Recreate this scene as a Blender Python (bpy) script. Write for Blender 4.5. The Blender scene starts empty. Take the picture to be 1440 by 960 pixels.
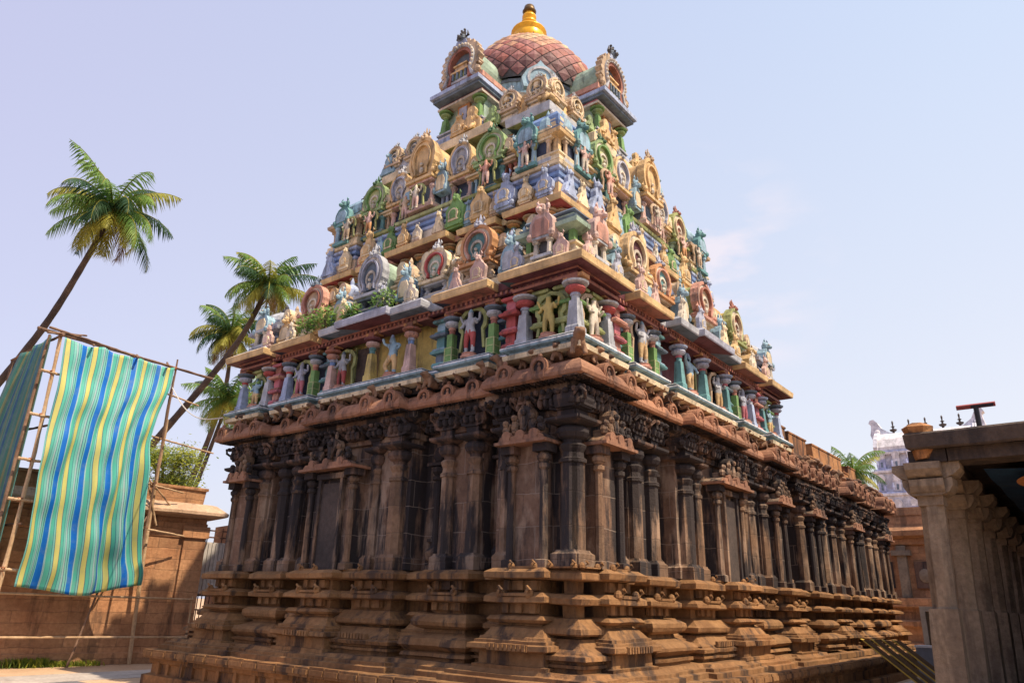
import bpy, math, random
from math import sin, cos, pi, radians
from mathutils import Vector, Matrix, noise

random.seed(7)
S = bpy.context.scene
G = -0.6                                   # ground level

# ------------------------------------------------------------------ camera
CAM = Vector((-17.725, -13.671, 1.6))
YAW, PITCH, ROLL, FPX = radians(38.482), radians(19.688), radians(1.545), 1032.4
fw = Vector((cos(PITCH)*cos(YAW), cos(PITCH)*sin(YAW), sin(PITCH)))
rt = Vector((sin(YAW), -cos(YAW), 0)); up = rt.cross(fw)
rt2 = cos(ROLL)*rt + sin(ROLL)*up; up2 = -sin(ROLL)*rt + cos(ROLL)*up
cd = bpy.data.cameras.new('camera'); cam = bpy.data.objects.new('camera', cd)
S.collection.objects.link(cam); S.camera = cam
cam.matrix_world = Matrix(((rt2.x, up2.x, -fw.x, CAM.x), (rt2.y, up2.y, -fw.y, CAM.y),
                           (rt2.z, up2.z, -fw.z, CAM.z), (0, 0, 0, 1)))
cd.sensor_width = 36; cd.lens = FPX/1440*36; cd.clip_end = 3000; cd.clip_start = .05

# ------------------------------------------------------------------ light
SUN_EL, SUN_AZ = radians(56), radians(-85)      # direction towards the sun, measured from +X
w = bpy.data.worlds.new('World'); S.world = w; w.use_nodes = True
nt = w.node_tree; N = nt.nodes; L = nt.links; N.clear()
out = N.new('ShaderNodeOutputWorld')
sky = N.new('ShaderNodeTexSky'); sky.sky_type = 'NISHITA'; sky.sun_disc = False
sky.sun_elevation = SUN_EL; sky.sun_rotation = pi/2 - SUN_AZ
sky.air_density = 1.2; sky.dust_density = 2.5; sky.ozone_density = 1.5
bg1 = N.new('ShaderNodeBackground'); bg1.inputs[1].default_value = 0.035
L.new(sky.outputs[0], bg1.inputs[0])
# pale lavender haze over the whole sky, brighter and whiter towards +X and the horizon, one faint cloud
tc = N.new('ShaderNodeTexCoord'); sep = N.new('ShaderNodeSeparateXYZ'); L.new(tc.outputs['Generated'], sep.inputs[0])
def math_node(op, a=None, b=None, c=None, tree=None):
    tree = tree or nt
    n = tree.nodes.new('ShaderNodeMath'); n.operation = op
    for i, q in enumerate((a, b, c)):
        if q is None: continue
        if isinstance(q, (int, float)): n.inputs[i].default_value = q
        else: tree.links.new(q, n.inputs[i])
    return n.outputs[0]
ratio = math_node('SUBTRACT', sep.outputs['X'], math_node('MULTIPLY', sep.outputs['Y'], .75))
r1 = N.new('ShaderNodeValToRGB'); L.new(math_node('MULTIPLY_ADD', ratio, .62, .45), r1.inputs[0])
r1.color_ramp.elements[0].color = (.58, .57, .80, 1); r1.color_ramp.elements[0].position = .1
r1.color_ramp.elements[1].color = (.62, .72, .90, 1); r1.color_ramp.elements[1].position = .95
r2 = N.new('ShaderNodeValToRGB'); L.new(sep.outputs['Z'], r2.inputs[0])
r2.color_ramp.elements[0].color = (1, 1, 1, 1); r2.color_ramp.elements[0].position = 0
r2.color_ramp.elements[1].color = (0, 0, 0, 1); r2.color_ramp.elements[1].position = .72
mx = N.new('ShaderNodeMixRGB'); L.new(math_node('MULTIPLY', r2.outputs[0], math_node('MULTIPLY_ADD', ratio, .5, .55)), mx.inputs[0])
L.new(r1.outputs[0], mx.inputs[1]); mx.inputs[2].default_value = (.88, .83, .85, 1)
cn = N.new('ShaderNodeTexNoise'); cn.inputs['Scale'].default_value = 7; cn.inputs['Detail'].default_value = 7
mp = N.new('ShaderNodeMapping'); mp.inputs['Scale'].default_value = (1, 1, 2.6); L.new(tc.outputs['Generated'], mp.inputs[0]); L.new(mp.outputs[0], cn.inputs['Vector'])
dist = N.new('ShaderNodeVectorMath'); dist.operation = 'DISTANCE'; L.new(tc.outputs['Generated'], dist.inputs[0]); dist.inputs[1].default_value = (.84, .36, .41)
near = math_node('SUBTRACT', 1, math_node('MULTIPLY', dist.outputs['Value'], 5.5)); 
cl = math_node('MULTIPLY', math_node('MAXIMUM', near, 0), math_node('MAXIMUM', math_node('MULTIPLY_ADD', cn.outputs[0], 9, -4.1), 0))
cl = math_node('MINIMUM', cl, .8)
mx2 = N.new('ShaderNodeMixRGB'); L.new(cl, mx2.inputs[0]); L.new(mx.outputs[0], mx2.inputs[1]); mx2.inputs[2].default_value = (.98, .86, .88, 1)
bg2 = N.new('ShaderNodeBackground'); bg2.inputs[1].default_value = .64; L.new(mx2.outputs[0], bg2.inputs[0])
ad = N.new('ShaderNodeAddShader'); L.new(bg1.outputs[0], ad.inputs[0]); L.new(bg2.outputs[0], ad.inputs[1]); L.new(ad.outputs[0], out.inputs[0])

sd = bpy.data.lights.new('sun', 'SUN'); sd.energy = 5.0; sd.angle = radians(.6); sd.color = (1, .82, .60)
sun = bpy.data.objects.new('sun', sd); S.collection.objects.link(sun)
sun.rotation_euler = Vector((cos(SUN_EL)*cos(SUN_AZ), cos(SUN_EL)*sin(SUN_AZ), sin(SUN_EL))).to_track_quat('Z', 'Y').to_euler()
S.view_settings.view_transform = 'Standard'; S.view_settings.look = 'None'; S.view_settings.exposure = .45; S.view_settings.gamma = 1

# ------------------------------------------------------------------ materials
_m = {}
def _base(name, rough):
    m = bpy.data.materials.new(name); m.use_nodes = True; t = m.node_tree
    b = t.nodes['Principled BSDF']; b.inputs['Roughness'].default_value = rough
    b.inputs['Specular IOR Level'].default_value = .25
    return m, t, b
def _noise(t, scale, detail=5, vec=None, rough=.6):
    n = t.nodes.new('ShaderNodeTexNoise'); n.inputs['Scale'].default_value = scale
    n.inputs['Detail'].default_value = detail; n.inputs['Roughness'].default_value = rough
    if vec: t.links.new(vec, n.inputs['Vector'])
    return n.outputs[0]
def _ramp(t, fac, *stops, const=False):
    r = t.nodes.new('ShaderNodeValToRGB'); e = r.color_ramp.elements
    if const: r.color_ramp.interpolation = 'CONSTANT'
    while len(e) < len(stops): e.new(.5)
    for k, (p, c) in enumerate(stops):
        e[k].position = p; e[k].color = (*c, 1) if isinstance(c, tuple) else (c, c, c, 1)
    t.links.new(fac, r.inputs[0]); return r.outputs[0]
def _mix(t, fac, a, b, mode='MIX'):
    n = t.nodes.new('ShaderNodeMixRGB'); n.blend_type = mode
    for i, q in enumerate((fac, a, b)):
        if isinstance(q, (int, float)): n.inputs[i].default_value = q if i == 0 else (q, q, q, 1)
        elif isinstance(q, tuple): n.inputs[i].default_value = (*q, 1)
        else: t.links.new(q, n.inputs[i])
    return n.outputs[0]
def _pos(t, scale=None):
    g = t.nodes.new('ShaderNodeNewGeometry').outputs['Position']
    if scale:
        m = t.nodes.new('ShaderNodeMapping'); m.inputs['Scale'].default_value = scale; t.links.new(g, m.inputs[0]); return m.outputs[0]
    return g
def _bump(t, b, h, strength, dist=.03):
    n = t.nodes.new('ShaderNodeBump'); n.inputs['Strength'].default_value = strength; n.inputs['Distance'].default_value = dist
    t.links.new(h, n.inputs['Height']); t.links.new(n.outputs[0], b.inputs['Normal'])

def paint(c, grime=.5):
    key = ('p',)+tuple(c)+(grime,)
    if key in _m: return _m[key]
    m, t, b = _base('paint', .62); p = _pos(t)
    n1 = _noise(t, 2.3, 4, p); n2 = _noise(t, 13, 5, p); st = _noise(t, 1, 6, _pos(t, (5, 5, .8)), .7)
    d = tuple(x*.72 for x in c); l = tuple(min(.9, x*1.12+.01) for x in c)
    col = _mix(t, _ramp(t, n1, (.38, 0.), (.62, 1.)), d, l)
    col = _mix(t, _ramp(t, n2, (.45, 0.), (.75, .35)), col, tuple(x*.62+.035 for x in c))
    col = _mix(t, _ramp(t, st, (.51, 0.), (.68, grime)), col, tuple(min(.07, x*.3+.02) for x in c))
    chip = _noise(t, 38, 3, p)
    col = _mix(t, _ramp(t, chip, (.66, 0.), (.70, .5*grime)), col, tuple(x*.35+.03 for x in c))
    t.links.new(col, b.inputs['Base Color']); _bump(t, b, _noise(t, 16, 6, p), .55, .03)
    _m[key] = m; return m

def stone(key, c1, c2, stain=.5, joints=None, stain_lo=.5, bump=.7, pale=None):
    if key in _m: return _m[key]
    m, t, b = _base(key, .85); p = _pos(t)
    col = _mix(t, _ramp(t, _noise(t, 1.1, 5, p), (.35, 0.), (.65, 1.)), c1, c2)
    col = _mix(t, _ramp(t, _noise(t, 9, 6, p), (.35, 0.), (.75, .55)), col, tuple(x*.45 for x in c1))
    if pale: col = _mix(t, _ramp(t, _noise(t, .9, 5, _pos(t, (1.7, 1.7, .8))), (.5, 0.), (.62, .8)), col, pale)
    hgt = _mix(t, .35, _noise(t, 7, 8, p, .7), _noise(t, 32, 4, p))
    if joints:
        bw, rh, strength = joints
        s = t.nodes.new('ShaderNodeSeparateXYZ'); t.links.new(p, s.inputs[0])
        cb = t.nodes.new('ShaderNodeCombineXYZ'); wob = _noise(t, 1.5, 2, p)
        t.links.new(math_node('ADD', s.outputs[0], s.outputs[1], tree=t), cb.inputs[0])
        t.links.new(math_node('MULTIPLY_ADD', wob, .12, s.outputs[2], tree=t), cb.inputs[1])
        br = t.nodes.new('ShaderNodeTexBrick'); t.links.new(cb.outputs[0], br.inputs['Vector'])
        br.inputs['Scale'].default_value = 1; br.inputs['Brick Width'].default_value = bw; br.inputs['Row Height'].default_value = rh
        br.inputs['Mortar Size'].default_value = .012; br.inputs['Mortar Smooth'].default_value = .4; br.offset_frequency = 2
        br.inputs['Color1'].default_value = (.8, .8, .8, 1); br.inputs['Color2'].default_value = (1.15, 1.1, 1.05, 1); br.inputs['Mortar'].default_value = (1, 1, 1, 1)
        col = _mix(t, 1., col, br.outputs['Color'], 'MULTIPLY')
    if stain:
        st = _noise(t, 1, 7, _pos(t, (2.1, 2.1, .34)), .64)
        col = _mix(t, _ramp(t, st, (stain_lo-.045, 0.), (stain_lo+.045, stain)), col, (.022, .020, .023))
    if joints:
        col = _mix(t, math_node('MULTIPLY', br.outputs['Fac'], strength, tree=t), col, (.34, .27, .22) if strength > .3 else (.05, .035, .03))
        hgt = _mix(t, math_node('MULTIPLY', br.outputs['Fac'], .7, tree=t), hgt, (0., 0., 0.))
    t.links.new(col, b.inputs['Base Color']); _bump(t, b, hgt, bump, .05)
    _m[key] = m; return m

ST_BASE = stone('stone_plinth', (.235, .12, .052), (.36, .20, .09), .72, (1.3, 9., .0), .565, 1.)
ST_WALL = stone('stone_wall', (.15, .092, .064), (.23, .145, .10), .93, (1.05, .62, .4), .50, pale=(.33, .245, .185))
ST_PIL = stone('stone_pilaster', (.16, .10, .066), (.26, .165, .105), .93, (3., .62, .3), .50, pale=(.31, .225, .165))
ST_DARK = stone('stone_dark', (.11, .07, .055), (.20, .12, .085), .9, None, .46)  # darker stone for capitals, brackets, frieze and arch insets
ST_EAVE = stone('stone_eave', (.29, .145, .095), (.37, .20, .125), .6, (2.2, 9., 0.), .58)
ST_YALI = stone('stone_beast', (.22, .125, .08), (.32, .19, .115), .7, None, .52)
ST_RED = stone('brick_red_stone', (.38, .19, .10), (.52, .29, .155), .45, (1.25, .36, .3), .58, .9)
ST_GREY = stone('stone_granite', (.22, .17, .125), (.33, .265, .195), .4, None, .55, 1.)
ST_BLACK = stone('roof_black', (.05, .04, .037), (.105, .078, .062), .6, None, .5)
ST_ORANGE = stone('parapet_brick', (.30, .13, .055), (.44, .22, .09), .75, None, .52)

P = dict(
 sky=(.26, .46, .60), blue=(.14, .27, .58), peri=(.36, .46, .70), lav=(.40, .43, .56), grey=(.45, .48, .54), slate=(.13, .19, .27),
 ochre=(.72, .46, .17), cream=(.78, .62, .37), pale=(.66, .58, .46), salmon=(.62, .28, .19), pink=(.66, .42, .36), rose=(.55, .12, .16),
 red=(.50, .055, .05), brick=(.40, .13, .08), mint=(.34, .50, .38), green=(.15, .34, .07), leaf=(.26, .40, .13), teal=(.10, .32, .34),
 olive=(.34, .38, .10), lime=(.45, .52, .20), orange=(.62, .27, .07), maroon=(.16, .035, .05), navy=(.025, .045, .10), dteal=(.04, .11, .13),
 white=(.70, .70, .72), gold=(.80, .42, .03), yellow=(.62, .46, .08), dgreen=(.05, .16, .06), dkgrey=(.07, .07, .08), tan=(.60, .42, .25))
def soft(c, k=.30):
    l = .3*c[0]+.5*c[1]+.2*c[2]; return tuple(round((x*(1-k)+l*k)*.90+.008, 3) for x in c)
P = {k_: (soft(c_, .18) if k_ not in ('gold',) else c_) for k_, c_ in P.items()}
def C(n, grime=.75): return paint(P[n], grime)

def plain(name, c, rough=.6, metal=0):
    key = ('x', name)
    if key in _m: return _m[key]
    m, t, b = _base(name, rough); p = _pos(t)
    col = _mix(t, _noise(t, 6, 5, p), tuple(x*.6 for x in c), tuple(min(1, x*1.25) for x in c))
    t.links.new(col, b.inputs['Base Color']); b.inputs['Metallic'].default_value = metal
    _bump(t, b, _noise(t, 30, 4, p), .3, .01); _m[key] = m; return m

# ------------------------------------------------------------------ mesh builder
def jit(v, a):
    n = noise.noise_vector(Vector(v)*1.7)*a + noise.noise_vector(Vector(v)*6.1)*(a*.5)
    return (v[0]+n.x, v[1]+n.y, v[2]+n.z*.7)
class MB:
    def __init__(s): s.v = []; s.f = []; s.mi = []; s.mats = []
    def idx(s, m):
        if m not in s.mats: s.mats.append(m)
        return s.mats.index(m)
    def add(s, vs, fs, m, M=None):
        o = len(s.v); k = s.idx(m)
        s.v += [tuple(M @ Vector(q)) for q in vs] if M else [tuple(q) for q in vs]
        for f in fs: s.f.append(tuple(i+o for i in f)); s.mi.append(k)
    def box(s, x0, x1, y0, y1, z0, z1, m, M=None):
        s.add([(x0,y0,z0),(x1,y0,z0),(x1,y1,z0),(x0,y1,z0),(x0,y0,z1),(x1,y0,z1),(x1,y1,z1),(x0,y1,z1)],
              [(0,3,2,1),(4,5,6,7),(0,1,5,4),(1,2,6,5),(2,3,7,6),(3,0,4,7)], m, M)
    def stack(s, cx, cy, prof, m, n=4, sy=1, M=None, sx=1):
        """prof = [(z, half width)]; n sides, flat side to the front"""
        vs = []; fs = []
        for z, h in prof:
            r = h/cos(pi/n) if n < 10 else h
            for k in range(n):
                a = 2*pi*(k+.5)/n
                vs.append((cx+r*cos(a)*sx, cy+r*sin(a)*sy, z))
        for i in range(len(prof)-1):
            for k in range(n):
                fs.append((i*n+k, i*n+(k+1) % n, (i+1)*n+(k+1) % n, (i+1)*n+k))
        fs.append(tuple(reversed(range(n)))); fs.append(tuple((len(prof)-1)*n+k for k in range(n)))
        s.add(vs, fs, m, M)
    def prism(s, poly, y0, y1, m, M=None, m2=None):
        n = len(poly)
        vs = [(x, y0, z) for x, z in poly]+[(x, y1, z) for x, z in poly]
        s.add(vs, [tuple(range(n)), tuple(reversed(range(n, 2*n)))], m, M)
        s.add(vs, [(k, k+n, (k+1) % n+n, (k+1) % n) for k in range(n)], m2 or m, M)
    def band(s, outer, inner, y0, y1, m, M=None):
        n = len(outer)
        vs = [(x, y0, z) for x, z in outer]+[(x, y0, z) for x, z in inner]+[(x, y1, z) for x, z in outer]+[(x, y1, z) for x, z in inner]
        fs = []
        for k in range(n-1):
            fs += [(k, k+1, n+k+1, n+k), (k, 2*n+k, 2*n+k+1, k+1), (n+k, n+k+1, 3*n+k+1, 3*n+k)]
        fs += [(0, n, 3*n, 2*n), (n-1, 3*n-1, 4*n-1, 2*n-1)]
        s.add(vs, fs, m, M)
    def tube(s, pts, rad, m, n=6, M=None):
        pts = [Vector(q) for q in pts]
        if not isinstance(rad, (list, tuple)): rad = [rad]*len(pts)
        vs = []; fs = []
        for i, q in enumerate(pts):
            d = (pts[min(i+1, len(pts)-1)]-pts[max(i-1, 0)]).normalized()
            a = d.cross(Vector((0, 0, 1)) if abs(d.z) < .9 else Vector((1, 0, 0))).normalized(); b = d.cross(a)
            for k in range(n):
                t = 2*pi*k/n; vs.append(q+(a*cos(t)+b*sin(t))*rad[i])
        for i in range(len(pts)-1):
            for k in range(n): fs.append((i*n+k, i*n+(k+1) % n, (i+1)*n+(k+1) % n, (i+1)*n+k))
        fs.append(tuple(range(n))); fs.append(tuple((len(pts)-1)*n+k for k in reversed(range(n))))
        s.add(vs, fs, m, M)
    def ball(s, c, r, m, n=8, M=None):
        if not isinstance(r, (tuple, list)): r = (r, r, r)
        vs = []; fs = []; R = max(4, n//2+1)
        for i in range(1, R):
            a = pi*i/R
            for k in range(n):
                t = 2*pi*k/n; vs.append((c[0]+r[0]*sin(a)*cos(t), c[1]+r[1]*sin(a)*sin(t), c[2]-r[2]*cos(a)))
        vs += [(c[0], c[1], c[2]-r[2]), (c[0], c[1], c[2]+r[2])]; q = len(vs)
        for i in range(R-2):
            for k in range(n): fs.append((i*n+k, i*n+(k+1) % n, (i+1)*n+(k+1) % n, (i+1)*n+k))
        for k in range(n): fs += [(q-2, (k+1) % n, k), (q-1, (R-2)*n+k, (R-2)*n+(k+1) % n)]
        s.add(vs, fs, m, M)
    def ring(s, plan, prof, mats, jitter=0, step=.5, closed=True):
        """sweep profile [(offset, z)] round a rectilinear plan (counter-clockwise); mats = material, or list per profile
        segment, or function(edge index, profile segment)"""
        n = len(plan); E = []
        for k in range(n):
            a = Vector(plan[k]); b = Vector(plan[(k+1) % n]); d = (b-a).normalized(); E.append(Vector((d.y, -d.x)))
        ne = n if closed else n-1
        for k in range(ne):
            a = Vector(plan[k]); b = Vector(plan[(k+1) % n])
            na = (E[k-1] if (closed or k) else Vector((0, 0))); nb = E[(k+1) % n] if (closed or k < ne-1) else Vector((0, 0))
            oa = E[k]+(na if abs(na.dot(E[k])) < .5 else Vector((0, 0))); ob = E[k]+(nb if abs(nb.dot(E[k])) < .5 else Vector((0, 0)))
            seg = max(1, int((b-a).length/step)) if jitter else 1
            for j in range(len(prof)-1):
                mt = mats(k, j) if callable(mats) else (mats[j] if isinstance(mats, list) else mats)
                vs = []
                for q in range(seg+1):
                    t = q/seg
                    for (o, z) in (prof[j], prof[j+1]):
                        pt = (a+oa*o)*(1-t)+(b+ob*o)*t
                        p3 = (pt.x, pt.y, z); vs.append(jit(p3, jitter) if jitter else p3)
                s.add(vs, [(2*q, 2*q+2, 2*q+3, 2*q+1) for q in range(seg)], mt)
    def mesh(s, name, smooth=False):
        me = bpy.data.meshes.new(name); me.from_pydata(s.v, [], s.f)
        for m in s.mats: me.materials.append(m)
        me.polygons.foreach_set('material_index', s.mi)
        if smooth: me.polygons.foreach_set('use_smooth', [True]*len(s.f))
        me.update(); return me
    def build(s, name, parent=None, smooth=False):
        return link(name, s.mesh(name, smooth), parent)
def link(name, me, parent=None, loc=None, rz=0, sc=None):
    o = bpy.data.objects.new(name, me); S.collection.objects.link(o)
    if parent is not None:
        o.parent = parent
    base = Vector((0, 0, 0))
    if parent is not None and parent.get('_root'): base = parent.location
    o.location = (Vector(loc) if loc is not None else Vector((0, 0, 0))) - base
    if rz: o.rotation_euler[2] = rz
    if sc: o.scale = sc if isinstance(sc, (tuple, list)) else (sc, sc, sc)
    return o
def thing(name, label, cat, loc, group=None):
    o = bpy.data.objects.new(name, None); S.collection.objects.link(o); o.location = loc
    o['label'] = label; o['category'] = cat; o['_root'] = 1
    if group: o['group'] = group
    return o
def tag(o, label, cat, group=None):
    o['label'] = label; o['category'] = cat
    if group: o['group'] = group
    return o
def struct(o): o['kind'] = 'structure'; return o

# two visible faces of the tower: 'R' looks to -Y, 'L' looks to -X; t runs away from the near corner, d is the distance from the axis
def put(me, face, t, d, z, name, parent, sc=None, subs=()):
    if face == 'R': loc, rz = (t, -d, z), 0
    elif face == 'L': loc, rz = (-d, t, z), -pi/2
    else: loc, rz = (-d, -d, z), -pi/4
    o = link(name, me, parent, loc, rz, sc)
    for nm, sm in subs: link(nm, sm, o)
    return o
def tower_plan(bays, S0):
    """bays: (t0, t1, d) along each visible face"""
    pts = []
    for t0, t1, d in bays: pts += [(t0, -d), (t1, -d)]
    pts[0] = (-bays[0][2], -bays[0][2])
    e = bays[-1][1]
    pts += [(e, e)]
    lp = []
    for t0, t1, d in bays: lp += [(-d, t0), (-d, t1)]
    lp = list(reversed(lp))[:-1]
    pts += lp
    return pts
def stones(bays): return tower_plan(bays, 0)

# ------------------------------------------------------------------ ground
def ground_mat():
    m, t, b = _base('sandy_ground', .95); p = _pos(t)
    col = _mix(t, _ramp(t, _noise(t, .6, 7, p), (.35, 0.), (.68, 1.)), (.44, .29, .18), (.58, .41, .27))
    col = _mix(t, _ramp(t, _noise(t, 14, 6, p), (.4, 0.), (.8, .6)), col, (.24, .16, .11))
    t.links.new(col, b.inputs['Base Color']); _bump(t, b, _noise(t, 20, 8, p), .6, .03); return m
g = MB(); g.add([(-400, -400, G), (700, -400, G), (700, 700, G), (-400, 700, G)], [(0, 1, 2, 3)], ground_mat())
struct(g.build('ground'))
pv = MB(); asphalt = stone('asphalt_grey', (.12, .12, .14), (.20, .19, .20), 0, None); conc = stone('pale_concrete', (.46, .40, .36), (.58, .52, .47), .2, (2.2, 30., .1), .6)
pv.box(-40, -7.95, -40, 8.5, G+.0, G+.004, asphalt)
struct(pv.build('path'))
pc = MB(); pc.box(-40, -4.6, 8.5, 10.6, G+.0, G+.012, conc); pc.box(7.6, 40, -9.6, -7.4, G, G+.05, conc)
struct(pc.build('pavement'))

# ------------------------------------------------------------------ temple tower
tower = thing('temple_tower', 'tall square temple tower, dark carved stone below and brightly painted tiers under a tiled dome', 'temple', (0, 0, G))
BASE = [(-6.0, -5.62, 6.0), (-5.62, -5.48, 5.72), (-5.48, -4.35, 6.34), (-4.35, -4.05, 5.9), (-4.05, -3.15, 5.2), (-3.15, -2.25, 5.9), (-2.25, -1.2, 5.2), (-1.2, .25, 6.0), (.25, 1.95, 6.32), (1.95, 2.25, 6.0),
        (2.25, 2.95, 5.2), (2.95, 3.75, 5.9), (3.75, 4.35, 5.2), (4.35, 4.65, 5.9), (4.65, 5.5, 6.34), (5.5, 6.0, 5.95)]
def fix(bays):      # merge the step of first bay into proper plan
    return stones(bays)
# lower platform with the pink kerb strip
LOW = [(-6.0, 6.0, 6.0)]
mb = MB(); mb.ring(stones(LOW), [(1.02, G), (1.02, G+.24), (.86, G+.28), (.86, -.1), (.92, -.06), (.92, .03), (1.0, .06), (1.03, .15), (1.0, .25), (.6, .27)], ST_BASE, .02, .35)
mb.build('platform', tower)
def kerb_blocks(face, t0, t1, d, parent):
    b = MB(); t = t0
    while t < t1:
        wd = random.uniform(.42, .7); e = min(t+wd-.03, t1); a = random.uniform(-.012, .012)
        b.box(t, e, -.11+a, .02, 0, .2+a, ST_BASE); b.box(t+.02, e-.02, -.14+a, .0, .05, .15, ST_BASE); t += wd
    return put(b.mesh('kerb_strip'), face, 0, d, .06, 'kerb_strip', parent)
for fc in 'LR': kerb_blocks(fc, -6.95, 6.95, 6.98, tower)
# little upright slabs on the sub-plinth
b = MB(); b.box(0, .12, -.06, .02, 0, .32, ST_BASE); ppm = b.mesh('plinth_post'); t = -6.7
while t < 6.6:
    for fc in 'LR': put(ppm, fc, t, 6.87, -.36, 'plinth_post', tower)
    t += random.uniform(.45, .8)

prof0 = [(.80, .26), (.80, .36), (.70, .38), (.70, .44), (.6, .46), (.56, .52), (-.3, .53)]
prof = [(.32, .52), (.32, .60), (.40, .61), (.40, .66), (.34, .67), (.34, .71), (.47, .73), (.48, .80), (.36, .83), (.35, .86), (.24, .92), (.15, 1.02), (.13, 1.06), (.03, 1.07), (.03, 1.10),
        (.21, 1.12), (.24, 1.15), (.24, 1.23), (.20, 1.26), (.10, 1.34), (.05, 1.40), (-.06, 1.41), (-.06, 1.61), (.10, 1.62), (.23, 1.64), (.24, 1.66), (.24, 1.73), (.12, 1.80), (-.04, 1.82),
        (-.08, 1.83), (-.08, 2.03), (.16, 2.05), (.23, 2.06), (.24, 2.08), (.24, 2.17), (.22, 2.19), (.12, 2.25), (-.7, 2.26)]
mb = MB(); mb.ring(stones([(-6.0, -4.2, 6.0), (-4.2, -1.2, 5.85), (-1.2, 2.2, 6.02), (2.2, 4.4, 5.85), (4.4, 6.0, 6.0)]), prof0, ST_BASE, .022, .3); mb.build('base_steps', tower)
mb = MB(); mb.ring(stones([(-5.4, 5.4, 5.4)]), [(.5, .5), (.5, .7), (.2, .74), (.2, .9), (.26, .95), (.1, 1.1), (.1, 1.2), (.16, 1.24), (.0, 1.4), (.0, 1.6), (.12, 1.64), (.12, 1.74), (0, 1.8), (0, 2.05), (.2, 2.06), (.2, 2.2), (-.5, 2.25)], ST_BASE, .022, .3); mb.build('moulded_base', tower)
top_ = [(.10, 1.62), (.23, 1.64), (.24, 1.66), (.24, 1.73), (.12, 1.80), (-.04, 1.82), (-.08, 1.83), (-.08, 2.03), (.16, 2.05), (.24, 2.07), (.25, 2.17), (.22, 2.19), (.12, 2.25), (-.7, 2.26)]
P_TORUS = [(.34, .50), (.34, .58), (.40, .6), (.40, .66), (.30, .69), (.36, .73), (.44, .80), (.45, .86), (.40, .93), (.24, .98), (.10, 1.04), (.08, 1.10), (.20, 1.12), (.28, 1.17), (.31, 1.24), (.28, 1.32), (.19, 1.38), (.02, 1.40), (-.06, 1.41), (-.06, 1.60)]+top_
P_STEP = [(.36, .50), (.36, .57), (.28, .58), (.28, .80), (.40, .82), (.42, .84), (.42, .92), (.34, .94), (.34, .99), (.28, 1.0), (.28, 1.05), (.22, 1.06), (.12, 1.20), (.02, 1.24), (.02, 1.27), (.14, 1.29), (.20, 1.34), (.14, 1.40), (.0, 1.42), (-.05, 1.43), (-.05, 1.60)]+top_
P_FACE = prof
def bay_block(fc, t0, t1, d, pf, parent=tower, d0=4.9, origin=None):
    pl = [(t0, -d), (t1, -d), (t1, -d0), (t0, -d0)] if fc == 'R' else [(-d, t1), (-d, t0), (-d0, t0), (-d0, t1)]
    if fc == 'C': pl = [(-d, -d), (t1, -d), (t1, t1), (-d, t1)]
    dz = random.uniform(-.012, .012); m = MB(); m.ring(pl, [(o_*random.uniform(.94, 1.05), z_+dz) for o_, z_ in pf], ST_BASE, .022, .22)
    o = m.build('bay_base', parent); o.location = -parent.location; return o
bay_block('C', 0, -5.6, 6.0, P_FACE)
for fc in 'LR':
    for t0, t1, d, pf in ((-5.36, -4.42, 6.2, P_STEP), (-4.1, -4.0, 5.7, P_FACE), (-3.25, -2.3, 5.9, P_TORUS), (-1.15, .3, 5.95, P_FACE), (.55, 1.75, 6.25, P_STEP), (2.0, 2.2, 5.85, P_FACE), (2.95, 3.8, 5.9, P_TORUS), (4.6, 5.45, 6.2, P_STEP), (5.75, 6.0, 5.95, P_FACE), (-1.85, -1.65, 5.55, P_STEP)):
        bay_block(fc, t0, t1, d, pf)
# dentils and little posts in the recesses of the base
dn = MB()
dn.box(-.43, .47, -.015, .03, -.01, .11, ST_BASE)
for k in range(9): dn.box(-.42+k*.1, -.36+k*.1, -.04, .02, 0, .1, ST_BASE)
dnm = dn.mesh('dentil_band')
po = MB()
po.box(-.42, .42, -.03, .02, 0, .17, ST_BASE)
for x in (-.32, 0, .32): po.box(x-.07, x+.07, -.09, -.02, 0, .17, ST_BASE)
pom = po.mesh('neck_band')
bp = MB()
for x in (-.33, .33): bp.ball((x, 0, .05), (.09, .08, .1), ST_BASE, 8); bp.tube([(x-.02, -.05, .02), (x+.1, -.1, .12), (x+.02, -.1, .17)], .03, ST_BASE, 5)
bp.box(-.3, .3, -.05, .05, 0, .05, ST_BASE); bpm = bp.mesh('lip_ornament')
for fc in 'LR':
    for t, d in ((-4.89, 6.2), (1.15, 6.25), (5.03, 6.2), (-.45, 5.95), (-2.78, 5.9), (3.38, 5.9)):
        if d != 5.9: put(dnm, fc, t, d+.42, .83, 'dentil_band', tower)
        put(pom, fc, t, d-.04, 1.86, 'neck_band', tower); put(pom, fc, t, d-.01, 1.46, 'neck_band', tower)
        put(bpm, fc, t, d+.2, 1.75, 'lip_ornament', tower)
for fc in 'LR':
    for t, d in ((-5.0, 6.2), (-5.75, 6.0), (1.4, 6.2), (.1, 5.95)): put(bpm, fc, t, d+.12, 2.24, 'lip_ornament', tower, .8)

# wall
WALL = [(-6.0, -3.85, 5.72), (-3.85, -3.35, 5.2), (-3.35, -2.2, 5.6), (-2.2, -1.25, 5.2), (-1.25, 2.35, 5.72), (2.35, 2.85, 5.2), (2.85, 3.85, 5.6), (3.85, 4.2, 5.2), (4.2, 5.8, 5.72)]
mb = MB(); mb.ring(stones(WALL), [(.06, 2.26), (.06, 2.5), (.02, 2.53), (0, 2.6), (0, 3.4), (0, 4.3), (0, 5.2), (.1, 5.22), (.12, 5.34), (.0, 5.36), (0, 5.55), (.22, 5.7), (.25, 6.1)], ST_WALL, .02, .35)
mb.build('carved_wall', tower)

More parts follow.
